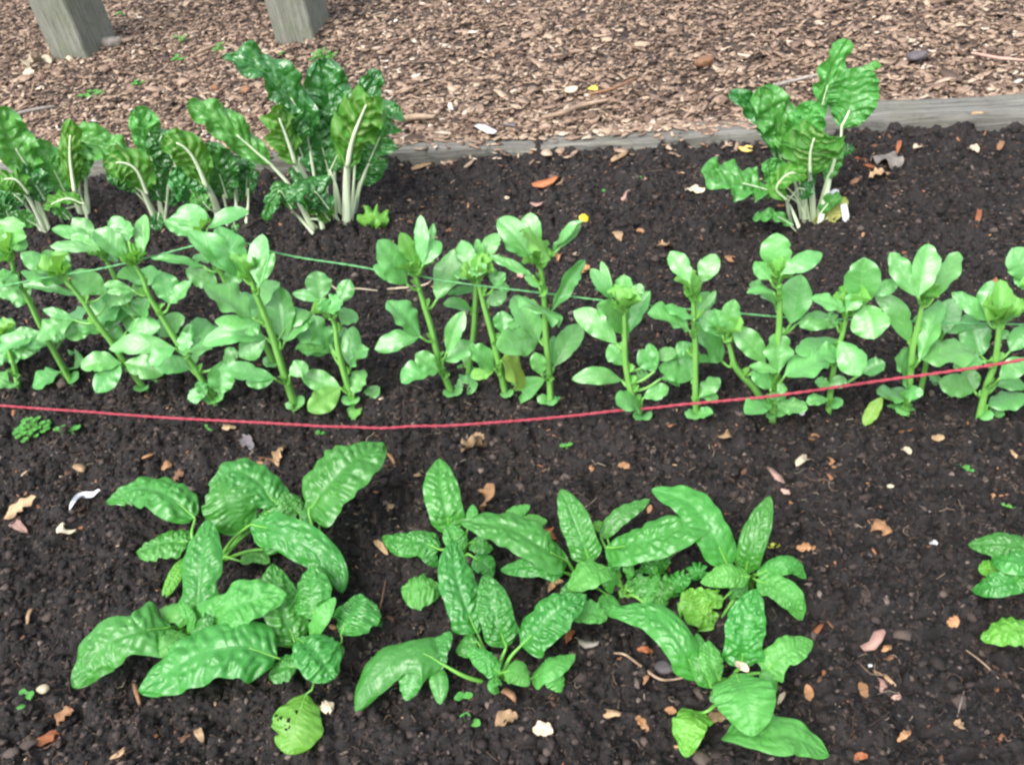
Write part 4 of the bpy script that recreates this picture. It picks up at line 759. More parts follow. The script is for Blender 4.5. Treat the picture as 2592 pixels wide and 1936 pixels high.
spinach('M', 'centre spinach with two tall puckered leaves and a long lobed leaf trailing left', (820, 1290), [
    ([(720, 1040), (650, 880), (600, 700), (590, 545)], [.04, .07, .09, .10], 205, F(lobe=.4, pucker=.2)),
    ([(870, 1110), (825, 980), (790, 850), (755, 730)], [.04, .07, .085, .09], 195, F(lobe=.3, pucker=.2)),
    ([(950, 1100), (1050, 1000), (1160, 900), (1290, 840)], [.045, .07, .085, .08], 215, F(lobe=.4, pucker=.18)),
    ([(540, 1200), (420, 1140), (260, 1180), (150, 1300), (80, 1445)], [.05, .065, .06, .045, .02], 190, F(lobe=.8, via=(660, 1265, .03), pucker=.05)),
    ([(560, 1190), (490, 1160), (580, 1030)], [.05, .055, .06], 120, F(lobe=0, pucker=.05, stalk=False)),
    ([(500, 1210), (520, 1300), (525, 1410)], [.045, .04, .025], 100, F(lobe=0, pucker=.04, stalk=False)),
    ([(400, 1180), (370, 1290), (345, 1390)], [.055, .045, .03], 130, F(lobe=0, pucker=.04, stalk=False)),
    ([(1000, 1275), (1090, 1220), (1230, 1150)], [.03, .05, .045], 120, F(lobe=.3, pucker=.04, m='spinach_pale')),
    ([(1080, 1230), (1130, 1280), (1160, 1345)], [.045, .04, .025], 110, F(lobe=0, pucker=.04, m='spinach_pale', stalk=False)),
    ([(860, 1240), (920, 1230), (990, 1310)], [.05, .06, .045], 130, F(lobe=.2, pucker=.05, m='spinach_pale')),
    ([(840, 1250), (760, 1180), (670, 1110)], [.04, .055, .055], 115, F(lobe=.2, m='spinach_pale')),
    ([(720, 1080), (670, 1090), (605, 1130)], [.05, .05, .035], 110, F(lobe=.2)),
    ([(820, 1270), (810, 1310), (830, 1350)], [.04, .045, .03], 80, F(lobe=.2, m='spinach_pale'))])
spinach('M', 'spinach with a tall spoon leaf, a small round one and a dark chewed one', (640, 640), [
    ([(580, 510), (555, 400), (525, 260), (520, 125)], [.04, .07, .085, .09], 200, F(lobe=.2)),
    ([(520, 600), (430, 560), (330, 560), (225, 535)], [.04, .05, .045, .03], 140, F(lobe=.3, pucker=.24, m='spinach', notch=1.)),
    ([(430, 600), (470, 640), (505, 690)], [.04, .035, .02], 80, F(lobe=0, pucker=.1, stalk=False)),
    ([(530, 790), (440, 785), (325, 800)], [.03, .045, .035], 175, F(k='round', lobe=0, pucker=.14, arch=-.4, m='spinach_pale')),
    ([(640, 600), (600, 540), (565, 470)], [.04, .055, .06], 130, F(lobe=.2)),
    ([(680, 470), (690, 420), (695, 365)], [.05, .06, .065], 65, F(lobe=0, m='spinach_pale')),
    ([(700, 640), (760, 680), (800, 740)], [.03, .035, .02], 120, F(lobe=.2)),
    ([(690, 560), (740, 580), (800, 600)], [.04, .05, .04], 100, F(lobe=.2))])
spinach('M', 'spinach in the middle with a long leaf pointing left over the soil', (1250, 780), [
    ([(1190, 660), (1060, 590), (880, 490), (630, 450)], [.04, .075, .085, .08], 205, F(lobe=.3, pucker=.1)),
    ([(1310, 670), (1270, 560), (1220, 430), (1155, 285)], [.04, .065, .085, .10], 175, F(lobe=.3)),
    ([(850, 460), (910, 410), (995, 370)], [.04, .05, .05], 80, F(lobe=0, m='spinach_pale', pucker=.05, stalk=False)),
    ([(920, 480), (1000, 455), (1085, 450)], [.04, .05, .045], 90, F(lobe=0, m='spinach_pale', pucker=.05, stalk=False)),
    ([(1170, 720), (1020, 690), (840, 705)], [.04, .05, .035], 110, F(lobe=.5)),
    ([(1390, 690), (1300, 720), (1190, 800)], [.055, .065, .05], 160, F(lobe=.3, pucker=.06, m='spinach_pale')),
    ([(1400, 690), (1410, 760), (1420, 830)], [.055, .05, .03], 90, F(lobe=0, pucker=.05, stalk=False)),
    ([(1240, 780), (1200, 840), (1190, 900)], [.04, .045, .03], 110, F(lobe=.2)),
    ([(1220, 930), (1310, 930), (1400, 960)], [.04, .05, .04], 130, F(lobe=0, m='spinach_pale', pucker=.05, face=(0, -.2, 1))),
    ([(1390, 830), (1420, 900), (1446, 960)], [.03, .04, .03], 110, F(lobe=0, m='spinach_pale'))])
spinach('N', 'spinach half hidden over dark frilly leaves, a long leaf sweeping up to the right', (290, 740), [
    ([(200, 500), (380, 470), (580, 400), (800, 325)], [.05, .08, .09, .085], 215, F(lobe=.35, roll=-.1)),
    ([(170, 440), (270, 330), (430, 238)], [.04, .06, .065], 95, F(lobe=.1, pucker=.07)),
    ([(190, 400), (150, 375), (125, 385)], [.04, .045, .04], 60, F(lobe=0, m='spinach_yellow')),
    ([(260, 520), (240, 580), (225, 640)], [.05, .045, .03], 80, F(lobe=0, stalk=False)),
    ([(310, 560), (320, 620), (315, 665)], [.05, .045, .03], 60, F(lobe=0, stalk=False)),
    ([(330, 730), (370, 690), (360, 650)], [.02, .03, .03], 120, F(k='round', lobe=0)),
    ([(400, 790), (440, 700), (480, 640)], [.02, .03, .03], 90, F(lobe=0, m='spinach_pale')),
    ([(470, 800), (500, 730), (560, 640)], [.015, .03, .025], 110, F(lobe=.2, ruffle=.6)),
    ([(430, 650), (470, 580), (540, 560)], [.015, .03, .025], 110, F(lobe=.3, ruffle=.7)),
    ([(520, 720), (580, 680), (640, 640)], [.015, .03, .025], 110, F(lobe=.3, ruffle=.7)),
    ([(360, 620), (420, 600), (500, 540)], [.015, .03, .025], 100, F(lobe=.3, ruffle=.7))])
spinach('N', 'spinach with an upright ribbed leaf over four spreading ones', (960, 680), [
    ([(850, 600), (760, 420), (640, 260), (440, 185)], [.04, .08, .095, .09], 205, F(lobe=.2, pucker=.07, via=(880, 640, .02), m='spinach')),
    ([(850, 540), (760, 480), (690, 430)], [.03, .045, .045], 140, F(lobe=.2)),
    ([(940, 630), (960, 520), (1010, 370), (1070, 220)], [.04, .075, .10, .115], 155, F(lobe=.2, pucker=.16)),
    ([(960, 650), (840, 640), (700, 680)], [.045, .06, .045], 130, F(lobe=.1, m='spinach_pale', pucker=.1)),
    ([(1000, 640), (1120, 590), (1200, 590), (1262, 660)], [.045, .065, .06, .035], 105, F(lobe=.1, m='spinach_pale')),
    ([(1000, 670), (1100, 700), (1190, 770), (1240, 880)], [.045, .055, .05, .02], 150, F(lobe=.3, m='spinach_pale', notch=1.)),
    ([(950, 680), (890, 720), (850, 770)], [.03, .03, .015], 90, F(lobe=0)),
    ([(640, 640), (690, 620), (740, 650)], [.02, .03, .02], 90, F(lobe=0, ruffle=.6)),
    ([(790, 900), (710, 830), (640, 720)], [.015, .035, .025], 200, F(k='round', m='spinach_yellow', lobe=0, pucker=.22, ruffle=.35, lab='yellow-green puckered leaf', face=(0, -.3, 1))),
    ([(820, 770), (770, 760), (720, 720)], [.03, .035, .03], 110, F(m='spinach_yellow', lobe=0, pucker=.2))])
spinach('N', 'spinach with a broad triangular leaf hanging forward and a pale leaf resting on soil', (850, 1220), [
    ([(690, 1200), (600, 1020), (450, 860), (205, 830)], [.04, .08, .09, .075], 190, F(lobe=.35, pucker=.14)),
    ([(920, 1130), (930, 990), (950, 860), (1000, 715)], [.05, .085, .10, .11], 225, F(lobe=.5, pucker=.17)),
    ([(1040, 1160), (1110, 1080), (1190, 1030), (1295, 990)], [.05, .065, .07, .06], 170, F(lobe=.7, pucker=.08, m='spinach_pale')),
    ([(1060, 1120), (1080, 1190), (1100, 1265)], [.055, .05, .03], 110, F(lobe=0, pucker=.05, m='spinach_pale', stalk=False)),
    ([(890, 1170), (930, 1260), (960, 1370), (980, 1500)], [.08, .095, .09, .075], 330, F(lobe=.1, k='spinach', pucker=.04, m='spinach_pale', roll=0, fold=.12)),
    ([(760, 1240), (700, 1110), (680, 950)], [.04, .065, .07], 125, F(lobe=.2)),
    ([(800, 1200), (760, 1110), (740, 990)], [.05, .07, .075], 130, F(lobe=.2, m='spinach_pale')),
    ([(880, 1420), (1040, 1500), (1190, 1500), (1385, 1600)], [.03, .05, .045, .02], 215, F(lobe=.9, pucker=.06, m='spinach_pale', via=(870, 1340, .02))),
    ([(1050, 1340), (1060, 1400), (1050, 1460)], [.03, .04, .03], 80, F(lobe=0, m='spinach_pale', stalk=False)),
    ([(800, 1310), (790, 1290), (760, 1260)], [.03, .035, .03], 90, F(lobe=0)),
    ([(700, 1370), (640, 1430), (620, 1610)], [.02, .04, .012], 190, F(m='spinach_yellow', lobe=.4, via=(745, 1360, .03), lab='pale leaf resting on the soil', pucker=.08))])
spinach('O', 'spinach cut off by the right edge, dark crinkled leaves over one pale one', (1010, 780), [
    ([(1040, 590), (880, 570), (715, 575)], [.05, .06, .045], 130, F(lobe=.2)),
    ([(1050, 640), (930, 650), (830, 640)], [.05, .06, .045], 130, F(lobe=.2, m='spinach')),
    ([(1010, 740), (860, 770), (735, 800)], [.04, .045, .02], 130, F(lobe=.2)),
    ([(860, 720), (810, 690), (765, 700)], [.03, .035, .03], 100, F(lobe=0, m='spinach_yellow')),
    ([(1060, 700), (950, 740), (880, 810)], [.04, .045, .02], 120, F(lobe=.2))])
spinach('O', 'single yellow-green spinach leaf lying near the right edge', (1080, 1010), [
    ([(1080, 1000), (930, 985), (775, 1035)], [.02, .03, .015], 140, F(m='spinach_yellow', lobe=.1, pucker=.1))])
# ------------------------------------------------------------------ things lying about
DRY = {'orange': ((.24, .115, .05), (.36, .20, .10)), 'tan': ((.28, .175, .09), (.44, .30, .175)), 'cream': ((.38, .31, .21), (.55, .46, .33)), 'brown': ((.13, .065, .035), (.25, .13, .07)),
       'pink': ((.30, .17, .135), (.43, .27, .22)), 'rust': ((.24, .075, .03), (.40, .15, .06)), 'yellow': ((.45, .32, .08), (.58, .44, .14)), 'grey': ((.17, .15, .13), (.33, .29, .25)), 'purple': ((.06, .052, .056), (.13, .115, .12)),
       'white': ((.5, .5, .5), (.68, .68, .7)), 'wood': ((.20, .135, .09), (.36, .26, .18)), 'bright': ((.6, .45, .05), (.7, .58, .10)), 'lime': ((.5, .55, .06), (.62, .62, .1))}
for k_, (a_, b_) in DRY.items(): M['dry_'+k_] = plain_mat('dry_'+k_, a_, b_, 60, .68, .5, 220, .35, dist=.0015, objrand=(k_ not in ('white', 'bright')))
def surf(f, x, y, lift):
    p = on_z(f, x, y, .03); s, r = to_bed(p)
    if r > .05:
        for _ in range(3): p = on_z(f, x, y, float(mulch_h(np.array([p[0]]), np.array([p[1]]))[0])+lift)
        return p
    return ground_pt(f, x, y, lift)
def ends(f, x, y, ln, ang, z0=.005, z1=.005):
    a = math.radians(ang); dx, dy = math.cos(a)*ln/2, -math.sin(a)*ln/2
    return surf(f, x-dx, y-dy, z0), surf(f, x, y, max(z0, z1)), surf(f, x+dx, y+dy, z1)
def dead_leaf(f, x, y, ln, wd, ang, colr, label, curl=.5, z=.005, z2=None, **kw):
    ln, wd = ln*.84, wd*.8
    a, b, c = ends(f, x, y, ln, ang, z, z if z2 is None else z2); B = b.copy(); b = b+np.array([0, 0, np.linalg.norm(c-a)*.12])
    op = dict(fold=random.uniform(.1, .6)*curl, arch=random.uniform(-.9, .9)*curl, ruffle=.35*curl, pucker=.08, nu=18, nv=10, notch=.35, tocam=.15, toup=1., roll=random.uniform(-.4, .4)*curl); op.update(kw)
    V, Fq, uv, Cv, N = blade([a, b, c], halfw(f, wd, B), 'dry', nseed(), **op)
    n = len(V); Vb = V-np.array([0, 0, .0009]); Fb = (Fq+n)[:, ::-1]            # a thin but real thickness
    o = link_mesh('dead_leaf', np.vstack([V, Vb]), np.vstack([Fq, Fb]), M['dry_'+colr], None, B, np.vstack([uv, uv]))
    return tag(o, label, 'dead leaf', 'dead leaves on the bed')
def chip(f, x, y, ln, wd, ang, colr, label, name='bark_chip', cat='bark chip', z=.005, th=.0016, group='bark chips lying apart'):
    a, b, c = ends(f, x, y, ln, ang, z, z); L = np.linalg.norm(c-a)/2; W = halfw(f, wd, b)
    if abs(math.sin(math.radians(ang))) < .7: W *= 1.4
    d = c-a; rr = np.random.default_rng(nseed())
    V, Fq = chips(1, b[None], np.array([L]), np.array([W]), np.array([th]), np.array([math.atan2(d[1], d[0])]), np.array([-math.asin(max(-.9, min(.9, d[2]/(2*L+1e-9))))]), rr.normal(0, .15, 1), rr)
    o = link_mesh(name, V, Fq, M['dry_'+colr], None, b, smooth=False)
    return tag(o, label, cat, group)
def twig(f, pts, rad, colr, label, z=.006, name='twig', cat='twig'):
    P = [surf(f, x, y, z+(.004*(i % 2))) for i, (x, y) in enumerate(pts)]
    V, Fq = tube(P, [rad*.7, rad, rad*.9, rad*.5], 40, 7); B = P[len(P)//2]
    o = link_mesh(name, V, Fq, M['dry_'+colr], None, B)
    return tag(o, label, cat)
def pebble(f, x, y, wd, colr, label, flat=.6, lift=.003, name='pebble', cat='stone'):
    b = surf(f, x, y, lift); rr = np.random.default_rng(nseed()); r = halfw(f, wd*.85, b)
    import bmesh
    bm = bmesh.new(); bmesh.ops.create_icosphere(bm, subdivisions=3, radius=1.); V = np.array([v.co[:] for v in bm.verts]); Fq = [[v.index for v in q.verts] for q in bm.faces]; bm.free()
    q = rr.random()*40; V = V*(1+.22*noise3(V[:, 0]*1.3+q, V[:, 1]*1.3, V[:, 2]*1.3, 3)+.07*noise3(V[:, 0]*4+q, V[:, 1]*4, V[:, 2]*4, 4))[:, None]*[r*1.15, r*.9, r*flat]+b
    return tag(link_mesh(name, V, Fq, M['dry_'+colr], None, b), label, cat)
# front bed, left part
dead_leaf('L', 92, 450, 215, 55, 35, 'tan', 'long curled tan dead leaf by the left edge, pointing up right', .9, z2=.02)
dead_leaf('L', 88, 545, 110, 50, -30, 'pink', 'pinkish dead leaf tucked below the long curled tan leaf', .6)
dead_leaf('L', 302, 556, 95, 55, -12, 'cream', 'cream torn leaf scrap left of the hooded spinach', .5)
dead_leaf('L', 1072, 76, 85, 38, 8, 'tan', 'yellowish oval dead leaf just under the red string', .4)
chip('L', 1205, 232, 175, 44, -8, 'orange', 'long orange-brown bark strip above the hooded spinach')
dead_leaf('L', 1315, 215, 110, 50, 70, 'tan', 'ragged yellow-brown leaf scrap at the end of an orange bark strip', 1.)
dead_leaf('L', 1150, 150, 95, 70, -40, 'purple', 'crumpled purplish dead leaf behind the hooded spinach', .8)
dead_leaf('L', 778, 254, 60, 42, 20, 'orange', 'small orange chip-like dead leaf above the hooded spinach, left of its hood', .4)
chip('L', 692, 208, 45, 28, 25, 'orange', 'small orange bark chip farther up left of the hooded spinach')
dead_leaf('L', 305, 1430, 125, 55, 40, 'orange', 'folded orange-tan dead leaf near the bottom left corner', .8)
dead_leaf('L', 205, 1530, 90, 80, 60, 'rust', 'red-brown half of a broken leaf in the bottom left corner', .5)
dead_leaf('L', 245, 1550, 105, 60, 35, 'pink', 'pale pink half of a broken leaf in the bottom left corner', .5)
dead_leaf('L', 931, 1508, 95, 48, -68, 'tan', 'tan oval dead leaf on bare soil left of the bug-holed leaf', .4)
chip('L', 550, 1602, 68, 28, 28, 'tan', 'small tan bark chip at the bottom edge')
chip('L', 642, 1322, 100, 20, -75, 'brown', 'thin brown bark sliver below the largest arrow-shaped spinach leaf')
chip('L', 140, 945, 85, 20, 65, 'tan', 'thin tan bark sliver on open soil at the far left')
dead_leaf('L', 1525, 1375, 85, 75, 20, 'cream', 'cream dead leaf touching the bug-holed pale leaf', .5)
dead_leaf('L', 835, 305, 70, 40, 35, 'brown', 'brown dead leaf close to the left side of the hood leaf', .6)
chip('L', 370, 265, 55, 30, -20, 'tan', 'small tan chip at the far left of the front bed, below the clover', )
chip('L', 262, 285, 70, 24, -40, 'cream', 'pale split chip below the clover weed')
twig('L', [(1800, 790), (1785, 870), (1765, 960)], .0011, 'brown', 'thin reddish twig lying right of the round spoon leaf')
# a white plastic scrap and a yellowed piece of chard leaf
P = [surf('L', x, y, z) for x, y, z in ((325, 462, .006), (345, 425, .014), (385, 400, .010), (440, 396, .012), (468, 368, .02))]
V, Fq, uv, Cv, N = blade(P, halfw('L', 30, P[2]), 'round', nseed(), fold=.5, arch=.3, tocam=.5, toup=.8, nu=24, nv=6)
M['plastic'] = plain_mat('white_plastic', (.60, .62, .66), (.82, .83, .86), 30, .3, .2, 90, .6)
tag(link_mesh('plastic_scrap', np.vstack([V, V-[0, 0, .0006]]), np.vstack([Fq, (Fq+len(V))[:, ::-1]]), M['plastic'], None, P[2]), 'twisted white plastic strip on dark soil at the left', 'litter')
P = [surf('A', x, y, z) for x, y, z in ((1885, 1160, .012), (1960, 1140, .025), (2055, 1165, .018))]
V, Fq, uv, Cv, N = blade(P, halfw('A', 110, P[1]), 'chard', nseed(), fold=.1, arch=-.3, tocam=.6, toup=.8, nu=30, nv=16, ruffle=.6, pucker=.12, notch=1., holes=((.3, .3, .05, .1), (.8, .62, .06, .1)))
tag(link_mesh('torn_leaf', np.vstack([V, V-[0, 0, .0008]]), np.vstack([Fq, (Fq+len(V))[:, ::-1]]), M['spinach_yellow'], None, P[1], np.vstack([uv, uv])), 'torn yellow-green leaf with holes lying right of the tallest chard', 'fallen leaf')
# front bed, centre
dead_leaf('M', 772, 325, 175, 60, 75, 'orange', 'upright curled orange dead leaf with a pale tip above the centre spinach', .9, z=.004, z2=.03)
dead_leaf('M', 695, 78, 145, 62, 12, 'tan', 'ragged tan dead leaf below the red string, centre', 1.)
dead_leaf('M', 728, 12, 75, 45, -20, 'tan', 'small tan curl of dead leaf directly under the middle of the red string', .9)
dead_leaf('M', 215, 590, 125, 48, -45, 'tan', 'torn tan leaf scrap touching the dark chewed spinach leaf', .8)
dead_leaf('M', 1318, 176, 45, 34, -80, 'orange', 'tiny orange dead leaf on bare soil above the middle spinach', .3)
chip('M', 268, 120, 68, 18, -55, 'orange', 'thin orange bark sliver near the curled tip of the raised spinach leaf')
chip('M', 412, 206, 52, 20, 25, 'tan', 'small tan chip left of the tall spoon leaf')
chip('M', 268, 376, 42, 32, 15, 'tan', 'small square tan chip left of the foot of the tall spoon leaf')
dead_leaf('M', 1100, 515, 95, 70, -35, 'rust', 'red-brown dead leaf showing behind the long left-pointing spinach leaf', .6)
chip('M', 888, 1356, 88, 30, -35, 'brown', 'brown bark chip at the foot of the centre spinach')
dead_leaf('M', 872, 1495, 155, 95, 25, 'tan', 'crumpled tan-orange dead leaf at the bottom centre', .9)
dead_leaf('M', 1062, 1545, 130, 100, -10, 'cream', 'crumpled cream dead leaf at the bottom centre, right of the tan one', .9)
dead_leaf('M', 1205, 1055, 95, 50, 60, 'rust', 'curled red-brown dead leaf right of the centre spinach', .8)
chip('M', 1305, 1090, 105, 34, -2, 'grey', 'pale grey-pink bark chip right of the centre spinach')
dead_leaf('M', 1130, 795, 120, 45, 35, 'tan', 'twisted tan dead leaf in the gap behind the centre spinach', 1.)
# front bed, right part
chip('N', 1118, 142, 165, 50, -58, 'pink', 'slanting pink bark strip right above the ribbed upright spinach leaf')
dead_leaf('N', 1396, 42, 88, 45, -55, 'orange', 'orange oval dead leaf below the red string, right half', .4)
dead_leaf('N', 1242, 42, 90, 45, 30, 'cream', 'pale cream dead leaf left of an orange oval one', .7)
dead_leaf('N', 294, 62, 82, 42, -15, 'orange', 'orange two-pointed dead leaf above the wing-like spinach leaves', .6)
dead_leaf('N', 121, 75, 45, 36, 80, 'orange', 'round orange dead leaf scrap between string and middle spinach', .3)
dead_leaf('N', 430, 290, 55, 34, 70, 'orange', 'small orange leaf scrap beside the broad back-left spinach leaf', .5)
dead_leaf('N', 1262, 492, 125, 50, 5, 'orange', 'ragged orange-brown dead leaf right of the ribbed upright spinach leaf', 1.)
dead_leaf('N', 1090, 490, 70, 45, 10, 'lime', 'olive yellow leaf scrap beside the ribbed upright spinach leaf', .7)
chip('N', 1322, 936, 100, 26, 48, 'rust', 'slanted rusty bark sliver right of the lowest spinach')
dead_leaf('N', 1274, 1265, 110, 62, -80, 'orange', 'orange oval dead leaf right of the broad triangular spinach leaf', .35)
dead_leaf('N', 388, 1430, 125, 58, -50, 'orange', 'folded orange dead leaf left of the pale leaf resting on the soil', .7)
chip('N', 230, 1378, 105, 32, -8, 'tan', 'pale tan bark strip left of a folded orange leaf near the bottom')
dead_leaf('N', 540, 1366, 80, 48, -5, 'orange', 'orange dead leaf half under the stalk of the pale resting leaf', .5)
dead_leaf('N', 795, 1395, 125, 75, 15, 'tan', 'broad tan dead leaf lying under the lowest spinach', .4)
dead_leaf('N', 1130, 1295, 90, 34, 60, 'cream', 'cream curl of dead leaf right of the triangular spinach leaf', .9)
dead_leaf('N', 412, 1185, 100, 42, 65, 'brown', 'brown dead leaf beside the pale twig', .5)
dead_leaf('N', 405, 1042, 105, 40, -10, 'rust', 'rusty dead leaf left of the lowest spinach, above the pale twig', .5)
twig('N', [(240, 1055), (300, 1065), (390, 1130), (480, 1192), (560, 1195), (635, 1178)], .0017, 'wood', 'bent pale grey twig lying left of the lowest spinach')
pebble('N', 512, 1130, 110, 'purple', 'flat grey stone half buried beside the pale twig', .45)
p = on_z('N', 918, 1130, .075)
o = dead_leaf('N', 918, 1132, 100, 48, -28, 'cream', 'cream dead leaf caught on top of the lowest spinach', .35)
o.location = tuple(p)
# bare soil at the right
for a in [(570, 55, 75, 46, 5, 'tan', 'tan oval dead leaf on bare soil under the right end of the red string', .35), (412, 120, 60, 36, -30, 'cream', 'cream oval dead leaf left of a larger tan oval one', .3),
          (937, 130, 62, 26, -55, 'tan', 'narrow tan dead leaf near the right edge under the red string', .4), (285, 480, 165, 70, -28, 'orange', 'ragged yellow-brown dead leaf on bare soil at the right', 1.),
          (645, 950, 75, 66, 50, 'orange', 'crumpled round orange dead leaf on bare soil left of the single pale leaf', .8), (315, 1080, 65, 34, 30, 'orange', 'small orange dead leaf beside the upper pink bark strip', .4),
          (203, 1282, 98, 62, -70, 'orange', 'orange teardrop dead leaf touching the lower pink bark strip', .4), (675, 1458, 80, 36, -25, 'tan', 'tan dead leaf alone near the bottom right corner', .4),
          (402, 1508, 100, 42, 40, 'orange', 'curled orange dead leaf near the bottom edge at the right', 1.), (190, 1610, 85, 44, 5, 'rust', 'red-brown dead leaf at the very bottom right of the lowest spinach', .4)]:
    dead_leaf('O', *a[:7], a[7])
chip('O', 255, 1042, 140, 38, 38, 'pink', 'upper of two pink bark strips on bare soil at the lower right')
chip('O', 298, 1272, 215, 44, -38, 'pink', 'longer lower pink bark strip on bare soil at the lower right')
chip('O', 330, 1235, 80, 20, -45, 'tan', 'thin tan sliver lying along the longer pink bark strip')
chip('O', 340, 1125, 85, 26, 5, 'brown', 'brown chip between the two pink bark strips')
twig('O', [(705, 1090), (785, 1150), (865, 1230)], .0011, 'wood', 'thin tan twig on bare soil below the single pale leaf')
twig('O', [(695, 1290), (680, 1345), (662, 1415)], .0009, 'grey', 'frayed grey fibre strand near the bottom right corner')
pebble('O', 548, 566, 40, 'white', 'small white pebble on bare soil at the right', .5)
pebble('O', 530, 418, 34, 'white', 'bluish white fleck of shell above the small white pebble', .4)
pebble('O', 236, 1166, 26, 'white', 'tiny white fleck between the pink bark strips', .5)
pebble('O', 336, 290, 34, 'cream', 'small cream pebble on bare soil below the cream oval leaf', .5)
# bed behind the beans
for f, x, y, ln, wd, an, cl, lb, cu in [('E', 255, 1130, 115, 68, -15, 'cream', 'cream yellow oval dead leaf left of the lone chard', .3), ('E', 1405, 955, 210, 95, -18, 'grey', 'large grey-brown curled dead leaf right of the lone chard', 1.),
        ('E', 1466, 872, 95, 38, 78, 'rust', 'red-orange dead leaf standing against the bare sleeper', .6), ('E', 1345, 1042, 140, 52, 15, 'tan', 'tan dead leaf right of the lone chard, below the grey curled one', .6),
        ('E', 1208, 1075, 85, 36, 30, 'brown', 'brown dead leaf close to the right side of the lone chard', .6), ('E', 1580, 880, 55, 32, 8, 'cream', 'cream oval scrap near the bare sleeper', .3), ('E', 562, 888, 60, 50, -40, 'yellow', 'curled yellow leaf under the upper left leaves of the lone chard', .4),
        ('E', 1938, 1295, 140, 40, 80, 'rust', 'upright rust-brown dead leaf on dark soil at the far right', .8), ('E', 2075, 865, 70, 45, 60, 'orange', 'orange dead leaf against the sleeper at the right edge', .6), ('E', 1912, 895, 70, 45, -20, 'cream', 'pale scrap against the sleeper at right', .6),
        ('E', 70, 1457, 105, 36, 0, 'tan', 'flat tan dead leaf between two bean plants and the lone chard', .3), ('E', 1228, 1450, 80, 26, 42, 'tan', 'tan sliver leaf below the plant label', .4),
        ('D', 488, 266, 60, 50, -50, 'orange', 'bright rust red flake behind the V-topped bean plant', .5), ('C', 1545, 530, 78, 62, 25, 'orange', 'orange oval dead leaf right of the petal bean plant', .3), ('C', 1375, 446, 56, 30, 70, 'orange', 'small upright orange scrap beside the petal bean plant', .5),
        ('C', 1762, 302, 90, 58, -60, 'tan', 'tan folded dead leaf above the short bushy bean plant', .6), ('C', 2055, 362, 110, 32, -2, 'tan', 'narrow flat tan dead leaf above the gap right of the bushy bean plant', .3), ('C', 1120, 575, 55, 40, 10, 'pink', 'pinkish scrap beside the green string near the petal bean plant', .5),
        ('C', 1480, 430, 60, 30, -10, 'cream', 'pale scrap left of the orange oval leaf behind the beans', .4), ('C', 1905, 275, 62, 30, -12, 'orange', 'orange scrap between the tan folded leaf and the lone chard', .5), ('D', 460, 1305, 78, 52, 5, 'tan', 'tan round dead leaf in front of the leaning bean stem', .35),
        ('D', 980, 1322, 70, 50, 10, 'orange', 'orange dead leaf below the red string in front of the rounded-leaf bean plant', .4)]:
    dead_leaf(f, x, y, ln, wd, an, cl, lb, cu)
chip('E', 1222, 930, 105, 34, -35, 'rust', 'red bark strip right of the lone chard, upper of two', )
chip('E', 1328, 992, 150, 36, -12, 'rust', 'red bark strip under the grey curled leaf')
chip('K', 975, 1190, 160, 60, 22, 'rust', 'fat reddish bark piece in the middle of the back bed')
chip('K', 1065, 1195, 75, 50, 30, 'wood', 'brown chip right beside the fat reddish bark piece')
chip('K', 415, 1240, 180, 26, 28, 'wood', 'long thin brown twig-like chip in the back bed, right of the tallest chard')
chip('K', 925, 1332, 75, 38, 0, 'pink', 'flat pink chip in the back bed above the pale top leaves')
chip('K', 1505, 1280, 80, 50, 60, 'pink', 'upright pink chip in the back bed left of the lone chard')
chip('K', 175, 1085, 140, 34, 18, 'tan', 'pale strip leaning on the low sleeper')
chip('K', 490, 1065, 90, 34, 45, 'wood', 'brown strip leaning on the low sleeper right of the pale one')
chip('K', 1465, 1020, 130, 30, 28, 'tan', 'tan strip leaning on the low sleeper near the lone chard')
pebble('K', 730, 1294, 38, 'cream', 'cream pebble in the back bed', .6)
pebble('K', 1092, 1380, 28, 'white', 'tiny white pebble behind the petal bean plant', .6)
pebble('D', 908, 1178, 30, 'white', 'tiny white pebble right of the foot of the tallest right-hand bean', .6)
twig('C', [(-110, 620), (-60, 650), (60, 645), (195, 658)], .0022, 'cream', 'pale straw lying left of the green string gap')
twig('C', [(258, 648), (350, 640), (450, 632), (520, 612), (545, 590)], .0024, 'cream', 'pale bent straw behind the single big upright bean leaf')
# on the mulch
twig('E', [(545, 575), (700, 520), (850, 478), (1000, 440)], .005, 'grey', 'long grey stick on the mulch behind the lone chard', .016)
twig('K', [(960, 768), (1090, 740), (1220, 690), (1400, 650)], .007, 'wood', 'long brown stick on the mulch above the low sleeper', .02)
twig('K', [(1270, 615), (1420, 580), (1580, 508)], .004, 'brown', 'thin dark stick on the mulch farther back', .016)
twig('A', [(90, 600), (180, 580), (290, 562)], .006, 'grey', 'grey stick on the mulch above the left chards', .016)
twig('A', [(1030, 290), (1100, 255), (1190, 225)], .006, 'wood', 'pale stick on the mulch between the two posts', .016)
twig('E', [(1900, 315), (2060, 345), (2230, 360)], .004, 'pink', 'reddish stick on the mulch at the right edge', .016)
twig('K', [(0, 790), (120, 765), (260, 765)], .009, 'wood', 'stout broken stick on the mulch right of the tallest chard', .02)
pebble('K', 1155, 588, 90, 'cream', 'round pale stone on the mulch beside the yellow leaf', .6, .014)
pebble('K', 532, 560, 48, 'cream', 'small cream stone on the mulch', .6, .014)
pebble('E', 2040, 590, 70, 'pink', 'pinkish stone on the mulch right above the bare sleeper', .75, .018)
pebble('E', 312, 370, 110, 'brown', 'dark brown clod on the mulch left of the lone chard', .7, .02, 'clod', 'clod')
pebble('E', 1572, 335, 130, 'purple', 'dark charred lump on the mulch at the right', .5, .02, 'charred_wood', 'charred wood')
